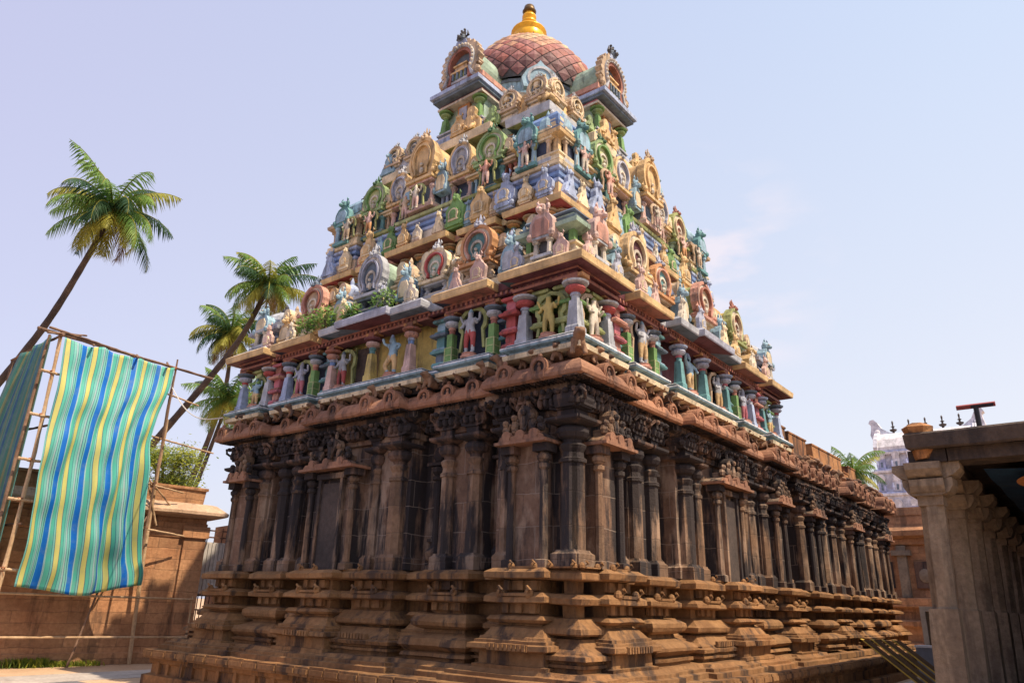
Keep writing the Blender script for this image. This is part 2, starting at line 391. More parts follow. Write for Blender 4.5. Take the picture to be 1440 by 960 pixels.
def pil_mesh(h, w_, mats=(ST_PIL, ST_DARK)):
    """half-round attached stone pilaster: moulded foot, faceted shaft, neck, cushion, abacus plate and bracket"""
    a, c = mats; m = MB(); s = w_/2
    m.stack(0, 0, [(0, s*1.35), (.26, s*1.35), (.30, s*1.1), (.34, s)], a)
    m.stack(0, 0, [(.34, s*.98), (h*.60, s*.92)], a, 8)
    m.stack(0, 0, [(h*.60, s*1.1), (h*.62, s*1.12), (h*.63, s*.9), (h*.66, s*.84), (h*.68, s*1.0), (h*.70, s*1.12), (h*.715, s*.85)], a, 8)
    m.stack(0, 0, [(h*.715, s*.75), (h*.735, s*.8), (h*.75, s*1.25), (h*.775, s*1.5), (h*.80, s*1.45), (h*.82, s*1.0)], c, 12)
    m.stack(0, 0, [(h*.82, s*1.0), (h*.835, s*1.75), (h*.845, s*1.95), (h*.862, s*1.98), (h*.865, s*1.2)], c)
    m.stack(0, 0, [(h*.865, s*.95), (h*.92, s*.95)], c)
    m.prism([(-s*2.0, h*.97), (-s*1.7, h*.925), (-s*.8, h*.915), (s*.8, h*.915), (s*1.7, h*.925), (s*2.0, h*.97), (s*2.0, h), (-s*2.0, h)], -s*1.15, s, c)
    for x in (-1, 1): m.ball((x*s*1.7, -s*.9, h*.965), s*.5, c, 6)
    return m.mesh('pilaster')
PIL = pil_mesh(3.3, .36); PILS = pil_mesh(3.3, .28); PIER = pil_mesh(3.3, .42)
for fc in 'LR':
    for t, d, me in ((-5.72, 5.76, PIER), (-4.12, 5.74, PILS), (-3.16, 5.64, PIL), (-2.38, 5.64, PIL), (-.92, 5.78, PIER), (-.1, 5.72, PILS), (2.15, 5.74, PIL), (3.05, 5.64, PIL), (3.66, 5.64, PIL), (4.42, 5.74, PIL), (5.62, 5.74, PIER)):
        put(me, fc, t, d, 2.25, 'pilaster', tower)
# slender jars-and-pillar panels in the recesses
KP = MB(); KP.stack(0, 0, [(0, .2), (.12, .2), (.14, .12), (.25, .22), (.4, .25), (.5, .14), (.55, .1)], ST_PIL, 10)
KP.stack(0, 0, [(.5, .085), (2.0, .075), (2.02, .14), (2.1, .15), (2.12, .08), (2.2, .16), (2.3, .17), (2.35, .07)], ST_PIL, 8)
KP.box(-.27, .27, -.15, .1, 2.35, 2.42, ST_DARK); KP.ball((0, -.02, 2.62), (.2, .1, .2), ST_DARK, 8); KP.box(-.3, .3, .02, .09, .65, .72, ST_WALL)
KPM = KP.mesh('jar_pillar')
for fc in 'LR':
    for t in (-1.72, -3.6, 2.6, 4.03): put(KPM, fc, t, 5.28, 2.25, 'jar_pillar', tower, (1, 1, 1) if t == -1.72 else (.7, .8, 1))

# figures: one continuous skinned body per pose
def figure(pose):
    J = dict(stand=dict(v=[(0,0,.50,.085),(0,0,.62,.075),(0,0,.75,.10),(0,0,.82,.04),(0,-.01,.885,.062),(0,0,.97,.045),(0,0,1.03,.016),
                           (-.12,0,.76,.04),(-.18,-.03,.62,.032),(-.14,-.12,.58,.03),(.12,0,.76,.04),(.19,-.04,.64,.032),(.17,-.12,.74,.03),
                           (-.07,0,.46,.065),(-.08,-.01,.26,.048),(-.08,0,.05,.034),(-.09,-.07,.02,.03),(.07,0,.46,.065),(.09,-.02,.26,.048),(.08,0,.05,.034),(.1,-.07,.02,.03),(-.2,.02,.74,.028),(-.24,-.03,.90,.026),(.2,.02,.74,.028),(.25,-.03,.90,.026)],
                    e=[(2,21),(21,22),(2,23),(23,24),(0,1),(1,2),(2,3),(3,4),(4,5),(5,6),(2,7),(7,8),(8,9),(2,10),(10,11),(11,12),(0,13),(13,14),(14,15),(15,16),(0,17),(17,18),(18,19),(19,20)]),
             sit=dict(v=[(0,0,.18,.15),(0,0,.36,.12),(0,0,.55,.16),(0,0,.66,.06),(0,-.02,.76,.10),(0,0,.89,.075),(0,0,1.0,.03),
                           (-.2,0,.56,.06),(-.3,-.05,.38,.05),(-.22,-.2,.3,.045),(.2,0,.56,.06),(.3,-.06,.4,.05),(.26,-.18,.52,.045),
                           (-.2,-.16,.14,.09),(-.02,-.26,.08,.05),(.2,-.16,.14,.09),(.12,-.3,-.08,.05)],
                    e=[(0,1),(1,2),(2,3),(3,4),(4,5),(5,6),(2,7),(7,8),(8,9),(2,10),(10,11),(11,12),(0,13),(13,14),(0,15),(15,16)]),
             dance=dict(v=[(0,0,.48,.08),(.03,0,.6,.07),(.02,0,.74,.10),(0,0,.81,.04),(-.02,-.01,.875,.06),(-.03,0,.97,.045),(-.03,0,1.03,.015),
                           (-.11,0,.76,.04),(-.22,-.03,.82,.03),(-.24,-.06,.95,.028),(.13,0,.76,.04),(.24,-.03,.70,.032),(.2,-.1,.56,.03),
                           (-.07,0,.45,.065),(-.15,-.05,.27,.048),(-.04,-.02,.07,.034),(.07,0,.45,.065),(.09,0,.25,.048),(.07,0,.03,.034)],
                    e=[(0,1),(1,2),(2,3),(3,4),(4,5),(5,6),(2,7),(7,8),(8,9),(2,10),(10,11),(11,12),(0,13),(13,14),(14,15),(0,16),(16,17),(17,18)]),
             beast=dict(v=[(0,.22,.30,.15),(0,0,.32,.17),(0,-.2,.40,.15),(0,-.36,.56,.13),(0,-.50,.56,.09),(0,-.60,.50,.06),
                           (-.1,-.38,.70,.035),(.1,-.38,.70,.035),(-.13,-.22,.2,.06),(-.14,-.3,.02,.06),(.13,-.22,.2,.06),(.14,-.3,.02,.06),(-.14,.25,.14,.08),(.14,.25,.14,.08),(0,-.2,.66,.09)],
                    e=[(0,1),(1,2),(2,3),(3,4),(4,5),(3,6),(3,7),(2,8),(8,9),(2,10),(10,11),(0,12),(0,13),(2,14)]))[pose]
    me = bpy.data.meshes.new('fig'); me.from_pydata([v[:3] for v in J['v']], J['e'], [])
    o = bpy.data.objects.new('fig', me); S.collection.objects.link(o)
    md = o.modifiers.new('s', 'SKIN'); sv = me.skin_vertices[0].data
    for k, v in enumerate(J['v']): sv[k].radius = (v[3], v[3])
    sv[0].use_root = True
    ss = o.modifiers.new('d', 'SUBSURF'); ss.levels = 1
    dg = bpy.context.evaluated_depsgraph_get(); r = bpy.data.meshes.new_from_object(o.evaluated_get(dg))
    bpy.data.objects.remove(o); return r
FIG = {k: figure(k) for k in ('stand', 'sit', 'dance', 'beast')}
_figc = {}
def fig_mesh(pose, skin, skirt=None, crown=None):
    key = (pose, skin.name, skirt and skirt.name, crown and crown.name)
    if key in _figc: return _figc[key]
    me = FIG[pose].copy(); me.materials.clear(); me.materials.append(skin); me.materials.append(skirt or skin); me.materials.append(crown or skin)
    for p_ in me.polygons:
        z = p_.center[2]; p_.use_smooth = True
        if pose in ('stand', 'dance'): p_.material_index = 1 if (.16 < z < .5) else (2 if z > .93 else 0)
        elif pose == 'sit': p_.material_index = 1 if z < .24 else (2 if z > .83 else 0)
    _figc[key] = me; return me
def add_figure(pose, face, t, d, z, h, cols, parent=tower, name='statue', rz=0, back=None):
    me = fig_mesh(pose, *[C(c) if isinstance(c, str) else c for c in cols])
    o = put(me, face, t, d, z, name, parent, (h*1.15, h*1.15, h))
    if rz: o.rotation_euler[2] += rz
    if pose == 'stand' and name == 'statue':
        m = MB(); hc = C({'L': 'olive', 'R': 'tan'}.get(face, 'tan')); m.band([(x_, z_+.12) for x_, z_ in hs(.34, .32, .62, 16, .08)], [(x_, z_+.12) for x_, z_ in hs(.27, .26, .62, 16)], .05, .1, hc); hl = m.build('halo', None); hl.parent = o
    if pose == 'sit': o.scale = (h*1.0, h*.85, h*.95)
    if back:            # a plaster slab behind the figure (a sub-part)
        m = MB(); k = C(back) if isinstance(back, str) else back
        pts = [(-.36, -.06), (-.42, .12), (-.40, .38), (-.24, .58), (-.15, .68), (-.19, .84), (-.13, .98), (0, 1.04), (.13, .98), (.19, .84), (.15, .68), (.24, .58), (.40, .38), (.42, .12), (.36, -.06)]
        m.prism(pts, -.06, .12, k); m.prism([(x_*.6, z_*.5+.06) for x_, z_ in pts], -.16, 0, k); bk = m.build('back_slab', None); bk.parent = o
    return o

# horseshoe arch outlines
def hs(r, foot, zc=None, n=18, flame=0, a0=218, a1=-38, spike=9, low=0):
    zc = r*1.05 if zc is None else zc
    pts = [(-foot, low)]
    for k in range(n+1):
        a = radians(a0+(a1-a0)*k/n); rr = r*(1+flame*abs(sin(spike*pi*k/n)))
        pts.append((rr*cos(a), zc+rr*sin(a)))
    pts.append((foot, low)); return pts

# aedicules (small kapota on two colonnettes) on the stone wall
def aedicule(w_, hcol, figs=True):
    m = MB(); s = w_/2-.1
    body = ST_PIL
    for x in (-s, s):
        m.stack(x, 0, [(0, .12), (.14, .12), (.16, .09)], body); m.stack(x, 0, [(.16, .082), (hcol*.78, .072), (hcol*.8, .11), (hcol*.83, .11), (hcol*.84, .07), (hcol*.87, .13), (hcol*.9, .14), (hcol*.93, .08)], body, 8)
        m.box(x-.17, x+.17, -.17, .2, hcol*.93, hcol, ST_DARK)
    m.box(-s, s, .06, .4, 0, hcol, ST_WALL)
    a = m.mesh('aedicule')
    r = MB(); W = w_/2+.12
    r.prism([(-W, 0), (-W*.98, .06), (-W*.85, .13), (-W*.7, .17), (W*.7, .17), (W*.85, .13), (W*.98, .06), (W, 0)], -.2, .3, ST_PIL)
    for q in range(3): r.prism([(x_*.5+(q-1)*W*.55, z_*.5+.02) for x_, z_ in hs(.22, .22, n=8)], -.31, -.1, ST_EAVE)
    r.prism([(-W*1.02, -.03), (W*1.02, -.03), (W*1.02, .03), (-W*1.02, .03)], -.33, .3, ST_EAVE)
    r.prism([(-W*.9, .03), (-W*.8, .13), (W*.8, .13), (W*.9, .03)], -.29, .0, ST_EAVE)
    f = MB()
    n = 5
    for k in range(n):
        x = -W*.7+1.4*W*k/(n-1); hh = .2+.2*(1-abs(k-2)/2)
        f.ball((x, -.16, .2+hh*.45), (.1, .09, hh*.55), ST_PIL, 7); f.ball((x, -.2, .22+hh), .075, ST_PIL, 6); f.tube([(x, -.2, .3), (x+.1, -.26, .24), (x+.13, -.2, .4)], .03, ST_PIL, 5)
    f.box(-W*.7, W*.7, -.12, .1, .16, .3, ST_PIL); f.prism([(x_, z_+.42) for x_, z_ in hs(.17, .1, n=10)], -.16, .12, ST_PIL); f.ball((0, -.02, .86), (.06, .05, .12), ST_PIL, 6)
    return a, [('aedicule_roof', r.mesh('aedicule_roof')), ('carved_crest', f.mesh('carved_crest'))]
A1 = aedicule(1.0, 2.35); A2 = aedicule(1.75, 2.35)
def put_aed(A, fc, t, d, z=2.26, parent=None, sc=None):
    o = put(A[0], fc, t, d, z, 'aedicule', parent or tower, sc)
    for nm, sm in A[1]:
        c = link(nm, sm, o); c.location = (0, 0, 2.38)
for fc in 'LR':
    put_aed(A1, fc, -4.88, 6.05); put_aed(A2, fc, 1.13, 6.08); put_aed(A1, fc, 5.05, 6.05, sc=(.9, 1, 1))
dr = MB(); dk = stone('niche_shade', (.055, .045, .042), (.10, .075, .065), 0, None)  # near-black panels stand in for the shade inside doorways
dr.box(-.36, .36, -.02, .1, 0, 2.05, dk); dr.box(-.46, -.36, -.08, .1, 0, 2.15, ST_PIL); dr.box(.36, .46, -.08, .1, 0, 2.15, ST_PIL); dr.box(-.52, .52, -.1, .1, 2.15, 2.28, ST_PIL)
for fc in 'LR': put(dr.mesh('niche_door'), fc, 1.13, 6.07, 2.26, 'niche_door', tower)

# crowded brackets, small carvings and hanging fringe under the eave
def bracket_mesh():
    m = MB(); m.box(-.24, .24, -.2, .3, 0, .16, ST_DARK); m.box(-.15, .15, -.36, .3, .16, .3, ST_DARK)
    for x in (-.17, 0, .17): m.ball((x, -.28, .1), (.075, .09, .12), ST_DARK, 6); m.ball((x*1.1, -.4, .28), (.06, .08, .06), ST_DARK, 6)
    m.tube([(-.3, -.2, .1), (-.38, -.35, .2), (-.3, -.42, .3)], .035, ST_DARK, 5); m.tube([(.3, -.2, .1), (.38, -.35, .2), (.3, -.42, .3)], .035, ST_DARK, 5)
    return m.mesh('carved_bracket')
BRK = bracket_mesh()
for fc in 'LR':
    for t, d in ((-5.85, 5.75), (-5.3, 5.75), (-4.75, 5.75), (-4.15, 5.75), (-3.2, 5.6), (-2.4, 5.6), (-1.7, 5.3), (-.95, 5.75), (-.2, 5.75), (.6, 5.75), (1.5, 5.75), (2.15, 5.75), (3.0, 5.6), (3.7, 5.6), (4.4, 5.75), (5.1, 5.75), (5.7, 5.75)):
        put(BRK, fc, t, d, 5.34, 'carved_bracket', tower, (random.uniform(.8, 1.1), 1, random.uniform(.85, 1.15)))
EV = [(-6.4, -3.85, 6.4), (-3.85, -1.35, 6.08), (-1.35, 2.3, 6.4), (2.3, 4.1, 6.08), (4.1, 6.4, 6.4)]
mb = MB(); mb.ring(stones(EV), [(-1.0, 6.0), (-.5, 5.96), (-.09, 5.83), (-.02, 5.86), (0, 5.93), (-.03, 6.02), (-.10, 6.12), (-.2, 6.19), (-.38, 6.24), (-.45, 6.26), (-.45, 6.3), (-1.2, 6.3)], ST_EAVE, .015, .3)
mb.build('stone_eave', tower)
fr = MB()
for t0, t1, d in EV:
    t = t0+.05
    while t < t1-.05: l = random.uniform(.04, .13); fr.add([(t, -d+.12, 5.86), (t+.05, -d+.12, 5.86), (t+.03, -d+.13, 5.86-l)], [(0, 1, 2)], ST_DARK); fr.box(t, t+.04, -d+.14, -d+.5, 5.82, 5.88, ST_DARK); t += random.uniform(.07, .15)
frm = fr.mesh('eave_dripline'); 
put(frm, 'R', 0, 0, 0, 'eave_dripline', tower)
fl = MB(); fl.v = [(y, -x, z) for (x, y, z) in fr.v]; fl.v = [(y, x, z) for (x, y, z) in fr.v]; fl.f = fr.f; fl.mi = fr.mi; fl.mats = fr.mats
fl.build('eave_dripline', tower).location = (0, 0, -G)

def kudu(m1, m2, flame=.0):
    m = MB(); o = hs(.24, .3, .26, 14); i = hs(.15, .12, .25, 14)
    m.band(o, i, -.1, .1, m1); m.prism(hs(.16, .13, .25, 14), -.04, .1, m2); m.band(hs(.19, .17, .26, 14), hs(.16, .13, .25, 14), -.125, -.09, m1)
    m.ball((0, -.06, .2), (.06, .05, .1), m1, 6); m.ball((0, -.06, .33), .05, m1, 6); m.ball((0, 0, .53), (.07, .08, .07), m1, 6)
    m.prism(hs(.24, .3, .26, 10), .1, .4, m1)
    return m.mesh('horseshoe_arch')
KD = kudu(ST_EAVE, ST_DARK)
for fc in 'LR':
    for t in (-5.35, -4.45, -1.0, -.15, 1.05, 1.95, 4.5, 5.3, 6.1): put(KD, fc, t, 6.33, 5.87, 'horseshoe_arch', tower, (.9, .6, random.uniform(.8, .92)))
    for t in (-3.3, -2.55, -1.8, 2.75, 3.5): put(KD, fc, t, 6.0, 5.87, 'horseshoe_arch', tower, (.85, .6, .82))
# frieze of beasts
FRZ = [(-6.0, 6.0, 5.95)]
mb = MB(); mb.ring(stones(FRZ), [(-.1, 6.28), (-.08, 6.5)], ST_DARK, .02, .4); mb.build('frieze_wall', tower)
yl = fig_mesh('beast', ST_YALI)
for fc in 'LR':
    t = -5.55
    while t < 6.1:
        big = abs(t) > 5.0 or random.random() < .25; s_ = random.uniform(.62, .74) if big else random.uniform(.42, .52)
        o = put(yl, fc, t, 6.0 if big else 5.95, 6.25 - (.02 if big else 0), 'carved_beast', tower, (s_, s_*.9, s_*.82)); o.rotation_euler[2] += random.uniform(-.7, .7)
        t += random.uniform(.38, .5)
o = put(yl, 'C', 0, 6.02, 6.24, 'carved_beast', tower, (.95, .95, .8))

# ---- painted storey A
WA = [(-6.05, -4.3, 5.55), (-4.3, -3.95, 5.0), (-3.95, -2.15, 5.5), (-2.15, -1.85, 5.0), (-1.85, 2.05, 5.5), (2.05, 2.4, 5.0), (2.4, 4.15, 5.5), (4.15, 4.5, 5.0), (4.5, 6.05, 5.55)]
LA = [(-6.3, -4.25, 6.3), (-4.25, -3.9, 5.95), (-3.9, -2.2, 6.22), (-2.2, -1.85, 5.95), (-1.85, 2.0, 6.22), (2.0, 2.4, 5.95), (2.4, 4.2, 6.22), (4.2, 4.5, 5.95), (4.5, 6.3, 6.3)]
mb = MB()
mb.ring(stones(LA), [(-.5, 6.42), (-.06, 6.44), (-.04, 6.54), (-.12, 6.56)], C('cream'))
mb.ring(stones(LA), [(-.16, 6.56), (-.14, 6.62), (-.02, 6.64), (0, 6.68)], C('sky'))
mb.ring(stones(LA), [(0, 6.68), (-.01, 6.715)], C('white'))
mb.ring(stones(LA), [(-.01, 6.715), (-.09, 6.72), (-.09, 6.775)], C('dteal'))
mb.ring(stones(LA), [(-.09, 6.775), (-.12, 6.80), (-1.1, 6.805)], C('white'))
mb.build('storey_ledge', tower)
blues = ['dteal', 'navy', 'maroon', 'navy', 'navy', 'yellow', 'navy', 'navy', 'maroon', 'navy', 'dteal']  # mostly near-black paints put the shade of the gaps into the wall
mb = MB(); mb.ring(stones(WA), [(0, 6.8), (0, 8.3)], lambda k, j: C(blues[k % 11])); mb.build('painted_wall', tower)

def column(h, base, shaft, neck, cush, cap, w_=.2, grid=None):
    m = MB()
    if grid:
        m.box(-w_*.8, w_*.8, -w_*.8, w_*.8, 0, h*.3, C(base)); m.box(-w_*.62, w_*.62, -w_*.62, w_*.62, h*.3, h*.56, C(base))
        for z in (0.01, h*.15, h*.29): m.box(-w_*.84, w_*.84, -w_*.84, w_*.84, z, z+.018, C(grid))
        for x in (-1, 1):
            for y in (-1, 1): m.box(x*w_*.8-.012, x*w_*.8+.012, y*w_*.8-.012, y*w_*.8+.012, 0, h*.3, C(grid))
    else:
        m.stack(0, 0, [(0, w_*.95), (h*.1, w_*.95), (h*.13, w_*.8), (h*.3, w_*.72), (h*.56, w_*.58)], C(base))
    m.stack(0, 0, [(h*.56, w_*.5), (h*.66, w_*.5)], C(neck), 8)
    m.stack(0, 0, [(h*.64, w_*.62), (h*.66, w_*.7), (h*.69, w_*.6)], C(shaft), 12)
    m.stack(0, 0, [(h*.69, w_*.6), (h*.72, w_*1.15), (h*.755, w_*1.35), (h*.79, w_*1.25), (h*.81, w_*.6)], C(cush), 14)
    m.stack(0, 0, [(h*.81, w_*.65), (h*.84, w_*1.65), (h*.87, w_*1.75), (h*.88, w_*.8)], C(cap), 14)
    m.stack(0, 0, [(h*.88, w_*.75), (h, w_*.75)], C('brick'))
    m.box(-w_*1.5, w_*1.5, -w_*.7, w_, h*.94, h, C('orange'))
    return m.mesh('column')
COLS = [column(1.3, 'green', 'salmon', 'brick', 'grey', 'slate', .135, 'lime'), column(1.3, 'grey', 'lav', 'grey', 'red', 'grey', .165),
        column(1.3, 'pink', 'lav', 'blue', 'salmon', 'brick', .14), column(1.3, 'yellow', 'teal', 'teal', 'pink', 'maroon', .14),
        column(1.3, 'peri', 'red', 'grey', 'lav', 'slate', .15), column(1.3, 'teal', 'rose', 'teal', 'lav', 'peri', .14)]
colspec = [(-5.98, 1, 5.98), (-4.62, 1, 5.9), (-3.72, 0, 5.88), (-2.45, 0, 5.88), (-1.15, 2, 5.95), (.22, 3, 5.98), (1.9, 2, 5.9), (2.65, 0, 5.88), (3.85, 4, 5.88), (4.75, 5, 5.9), (5.95, 4, 5.95)]
for fc in 'LR':
    for t, k, d in colspec:
        if fc == 'R' and t == -5.98: continue
        if fc == 'L': k = {3: 3, 2: 2, 5: 1}.get(k, k)
        else: k = {3: 5, 2: 5, 1: 1}.get(k, k)
        put(COLS[k], fc, t, d, 6.8, 'column', tower)
# stacked red and green half shrines between the columns (wall pieces with ledges)
def half_shrine(c1, c2, c3):
    m = MB(); z = 0
    for k, (h, hw) in enumerate(((.12, .2), (.22, .13), (.08, .24), (.06, .2), (.28, .13), (.08, .26), (.07, .18), (.22, .13), (.08, .22))):
        m.stack(0, 0, [(z, hw*.92), (z+h*.5, hw), (z+h, hw*.9)], C((c1, c2, c1, c3)[k % 4])); z += h
    return m.mesh('half_shrine')
HR = half_shrine('red', 'red', 'rose'); HG = half_shrine('olive', 'green', 'lime'); HT = half_shrine('teal', 'slate', 'sky'); HP = half_shrine('rose', 'salmon', 'brick')
for fc in 'LR':
    for t, me, d in ((-4.28, HR if fc == 'L' else HP, 5.85), (-4.05, HT, 5.6), (-5.05, HG, 5.75), (-5.6, HG, 5.75), (2.15, HT, 5.7), (4.35, HP, 5.8), (5.4, HG, 5.75), (-2.05, HT, 5.72)):
        put(me, fc, t, d, 6.8, 'half_shrine', tower)
sk = [('stand', -5.32, ('yellow', 'yellow', 'olive'), 6.0, 1.0), ('stand', -3.08, ('grey', 'red', 'sky'), 5.95, 1.08), ('dance', -.45, ('sky', 'ochre', 'peri'), 5.9, 1.12),
      ('stand', 1.52, ('grey', 'red', 'slate'), 5.85, 1.05), ('stand', 3.25, ('lav', 'rose', 'grey'), 5.9, 1.05), ('stand', 5.3, ('sky', 'ochre', 'teal'), 5.95, .9)]
for fc in 'LR':
    for pose, t, cols, d, h in sk:
        if fc == 'R': cols = tuple({'red': 'ochre', 'yellow': 'pale', 'tan': 'sky'}.get(c, c) for c in cols)
        add_figure(pose, fc, t, d, 6.82 if t != -3.08 else 6.92, h, cols)
        m = MB(); m.stack(0, 0, [(0, .2), (.05, .21), (.09, .16), (.12, .18)], C('salmon'), 12)
        put(m.mesh('pedestal'), fc, t, d, 6.805, 'pedestal', tower)
m = MB(); m.box(-.34, .34, -.02, .1, 0, 1.15, dk); m.box(-.42, -.34, -.06, .1, 0, 1.22, C('olive')); m.box(.34, .42, -.06, .1, 0, 1.22, C('tan'))  # dark panel paints the doorway's inner shade
for fc in 'LR': put(m.mesh('painted_doorway'), fc, .92, 5.58, 6.8, 'painted_doorway', tower)
# red beam with dentils
BM = [(-6.1, -4.4, 6.1), (-4.4, -3.8, 5.8), (-3.8, -2.3, 6.0), (-2.3, -1.75, 5.8), (-1.75, 1.9, 6.02), (1.9, 2.5, 5.8), (2.5, 4.1, 6.0), (4.1, 4.6, 5.8), (4.6, 6.1, 6.1)]
mb = MB(); mb.ring(stones(BM), [(-.3, 8.04), (0, 8.05), (0, 8.12), (-.06, 8.13), (-.06, 8.2), (.03, 8.2), (.03, 8.3), (-.3, 8.31)], [C('maroon'), C('brick'), C('red'), C('maroon'), C('maroon'), C('brick'), C('maroon')])
mb.build('red_beam', tower)
dt = MB(); dt.box(-5.95, 5.95, .0, .1, -.005, .075, C('maroon')); t = -5.9
while t < 5.95: dt.box(t, t+.06, -.04, .1, 0, .07, C('brick')); t += .15
for fc in 'LR': put(dt.mesh('beam_dentils'), fc, 0, 6.0, 8.125, 'beam_dentils', tower)

CA = [(-6.42, -4.25, 6.42), (-4.25, -3.9, 5.98), (-3.9, -2.2, 6.38), (-2.2, -1.85, 5.98), (-1.85, -.8, 6.4), (-.8, 1.15, 6.55), (1.15, 2.0, 6.4), (2.0, 2.4, 5.98), (2.4, 4.2, 6.38), (4.2, 4.5, 5.98), (4.5, 6.42, 6.42)]
def bay_cornice(bays, z, cols, soffits, tops, th=.17, deep=.9, rise=.34, name='cornice'):
    """overhanging painted slab; one colour per bay on the fascia, soffit and sloping top"""
    nb = len(bays); m = MB(); pl = stones(bays)
    pf = [(-deep, z+.0), (-.12, z-.03), (-.02, z-.03), (0, z), (.02, z+th*.85), (-.05, z+th+.03), (-.1, z+th+.04), (-.14, z+th+.1), (-.45, z+rise), (-deep, z+rise+.02)]
    def pick(k, j):
        if k < 2*nb-1: b_ = k/2
        else:
            q = k-(2*nb-1)
            b_ = (nb-1) - (q-2)/2 if q >= 2 else nb-1
        b_ = int(min(nb-1, max(0, round(b_+.01))))
        if j <= 1: return C(soffits[b_ % len(soffits)])
        if j in (2, 3, 4): return C(cols[b_ % len(cols)], .35)
        return C(tops[b_ % len(tops)])
    m.ring(pl, pf, pick); return m.build(name, tower)
bay_cornice(CA, 8.27, ['ochre', 'maroon', 'ochre', 'grey', 'grey', 'lav', 'grey', 'brick', 'ochre', 'brick', 'ochre'],
            ['maroon', 'dteal', 'brick', 'navy', 'slate', 'maroon', 'slate', 'dteal', 'brick', 'navy', 'maroon'],
            ['cream', 'slate', 'grey', 'slate', 'lav', 'lav', 'grey', 'slate', 'cream', 'slate', 'grey'])

# ---- miniature shrines
def crest(m, x, z, s, c, y=0):
    """lion-face crest: head with horns and ears, spiky tuft"""
    m.ball((x, y-.05*s, z), (.13*s, .11*s, .12*s), c, 8); m.ball((x, y-.16*s, z-.05*s), (.07*s, .06*s, .05*s), c, 6)
    for q in (-1, 1):
        m.ball((x+q*.07*s, y-.14*s, z+.04*s), .03*s, c, 5); m.ball((x+q*.15*s, y, z-.02*s), (.06*s, .05*s, .08*s), c, 6)
        m.tube([(x+q*.06*s, y, z+.08*s), (x+q*.14*s, y, z+.17*s), (x+q*.10*s, y, z+.27*s)], [.035*s, .03*s, .01*s], c, 5)
    m.tube([(x, y, z+.08*s), (x+.01, y, z+.2*s), (x, y, z+.34*s)], [.06*s, .045*s, .01*s], c, 6)
def gable_shrine(cp, r=.55, depth=1.1, body=.62, tall=1.0, flame=.05, blank=False):
    """cp = (outer ring, inner ring, disc, vault, crest, body, recess)"""
    o_, i_, d_, v_, c_, b_, rc = [C(x) for x in cp]
    m = MB(); hw = r*.86
    m.box(-hw*1.15, hw*1.15, -.1, depth, 0, .1, b_); m.box(-hw*1.05, hw*1.05, -.04, depth, .1, .17, C('pale'))
    m.box(-hw*.92, hw*.92, .1, depth, .17, body-.14, rc)  # dark box paints the shade of the recess
    for x in (-hw*.85, hw*.85):
        m.stack(x, .05, [(.17, .1), (.22, .1), (.24, .07), (body*.6, .06), (body*.68, .11), (body*.73, .1), (body*.78, .07)], b_, 8)
    m.box(-hw*1.12, hw*1.12, -.12, depth, body-.14, body-.08, b_); m.box(-hw*1.25, hw*1.25, -.2, depth, body-.08, body, o_)
    body_me = m.mesh('niche_shrine')
    g_ = MB(); zc = r*1.02
    O = [(x, z*tall) for x, z in hs(r*1.04, r*1.12, zc, 27, flame, a0=228, a1=-48, spike=13)]; I1 = [(x, z*tall) for x, z in hs(r*.90, r*.80, zc, 27, a0=228, a1=-48)]; I2 = [(x, z*tall) for x, z in hs(r*.74, r*.5, zc, 27, a0=228, a1=-48, low=r*.18)]; I3 = [(x, z*tall) for x, z in hs(r*.64, r*.40, zc, 27, a0=228, a1=-48, low=r*.26)]
    g_.band(O, I1, -.12, .12, o_)
    g_.band(I1, I2, -.09, .1, C('pale') if not blank else o_); g_.band(I2, I3, -.16, .1, i_ if not blank else o_)
    g_.prism(I3, -.07, .1, d_)
    if not blank: g_.band([(x*.62, (z-.02)*.62+.12) for x, z in I3], [(x*.50, (z-.02)*.52+.13) for x, z in I3], -.11, -.06, C('pale'))
    g_.ball((0, -.1, r*.42*tall), (r*.15, .07, r*.2), C('pale'), 7); g_.ball((0, -.12, r*.72*tall), r*.1, C('pale'), 6)
    for q in (-1, 1):
        g_.ball((q*r*1.02, -.12, r*.2), (r*.2, .09, r*.16), o_, 8); g_.tube([(q*r*1.05, -.1, r*.2), (q*r*1.3, -.12, r*.34), (q*r*1.2, -.12, r*.52)], [r*.1, r*.08, r*.03], o_, 6)
    gm = g_.mesh('gable_arch')
    vm = MB(); vm.prism([(x*.93, z*tall) for x, z in hs(r*.93, r*.8, zc, 16)], .1, depth, v_, m2=v_); vmm = vm.mesh('vault', True)
    for p_ in vmm.polygons: p_.use_smooth = False
    cm = MB(); crest(cm, 0, zc*tall+r*tall+.06, 1.1*r/.55, c_); cmm = cm.mesh('crest')
    return body_me, [('gable_arch', gm, body), ('vault', vmm, body), ('crest', cmm, body)]
def put_shrine(A, fc, t, d, z, sc=None, name='niche_shrine', parent=None):
    o = put(A[0], fc, t, d, z, name, parent or tower, sc)
    for nm, sm, dz in A[1]:
        c = link(nm, sm, o); c.location = (0, 0, dz)
    return o
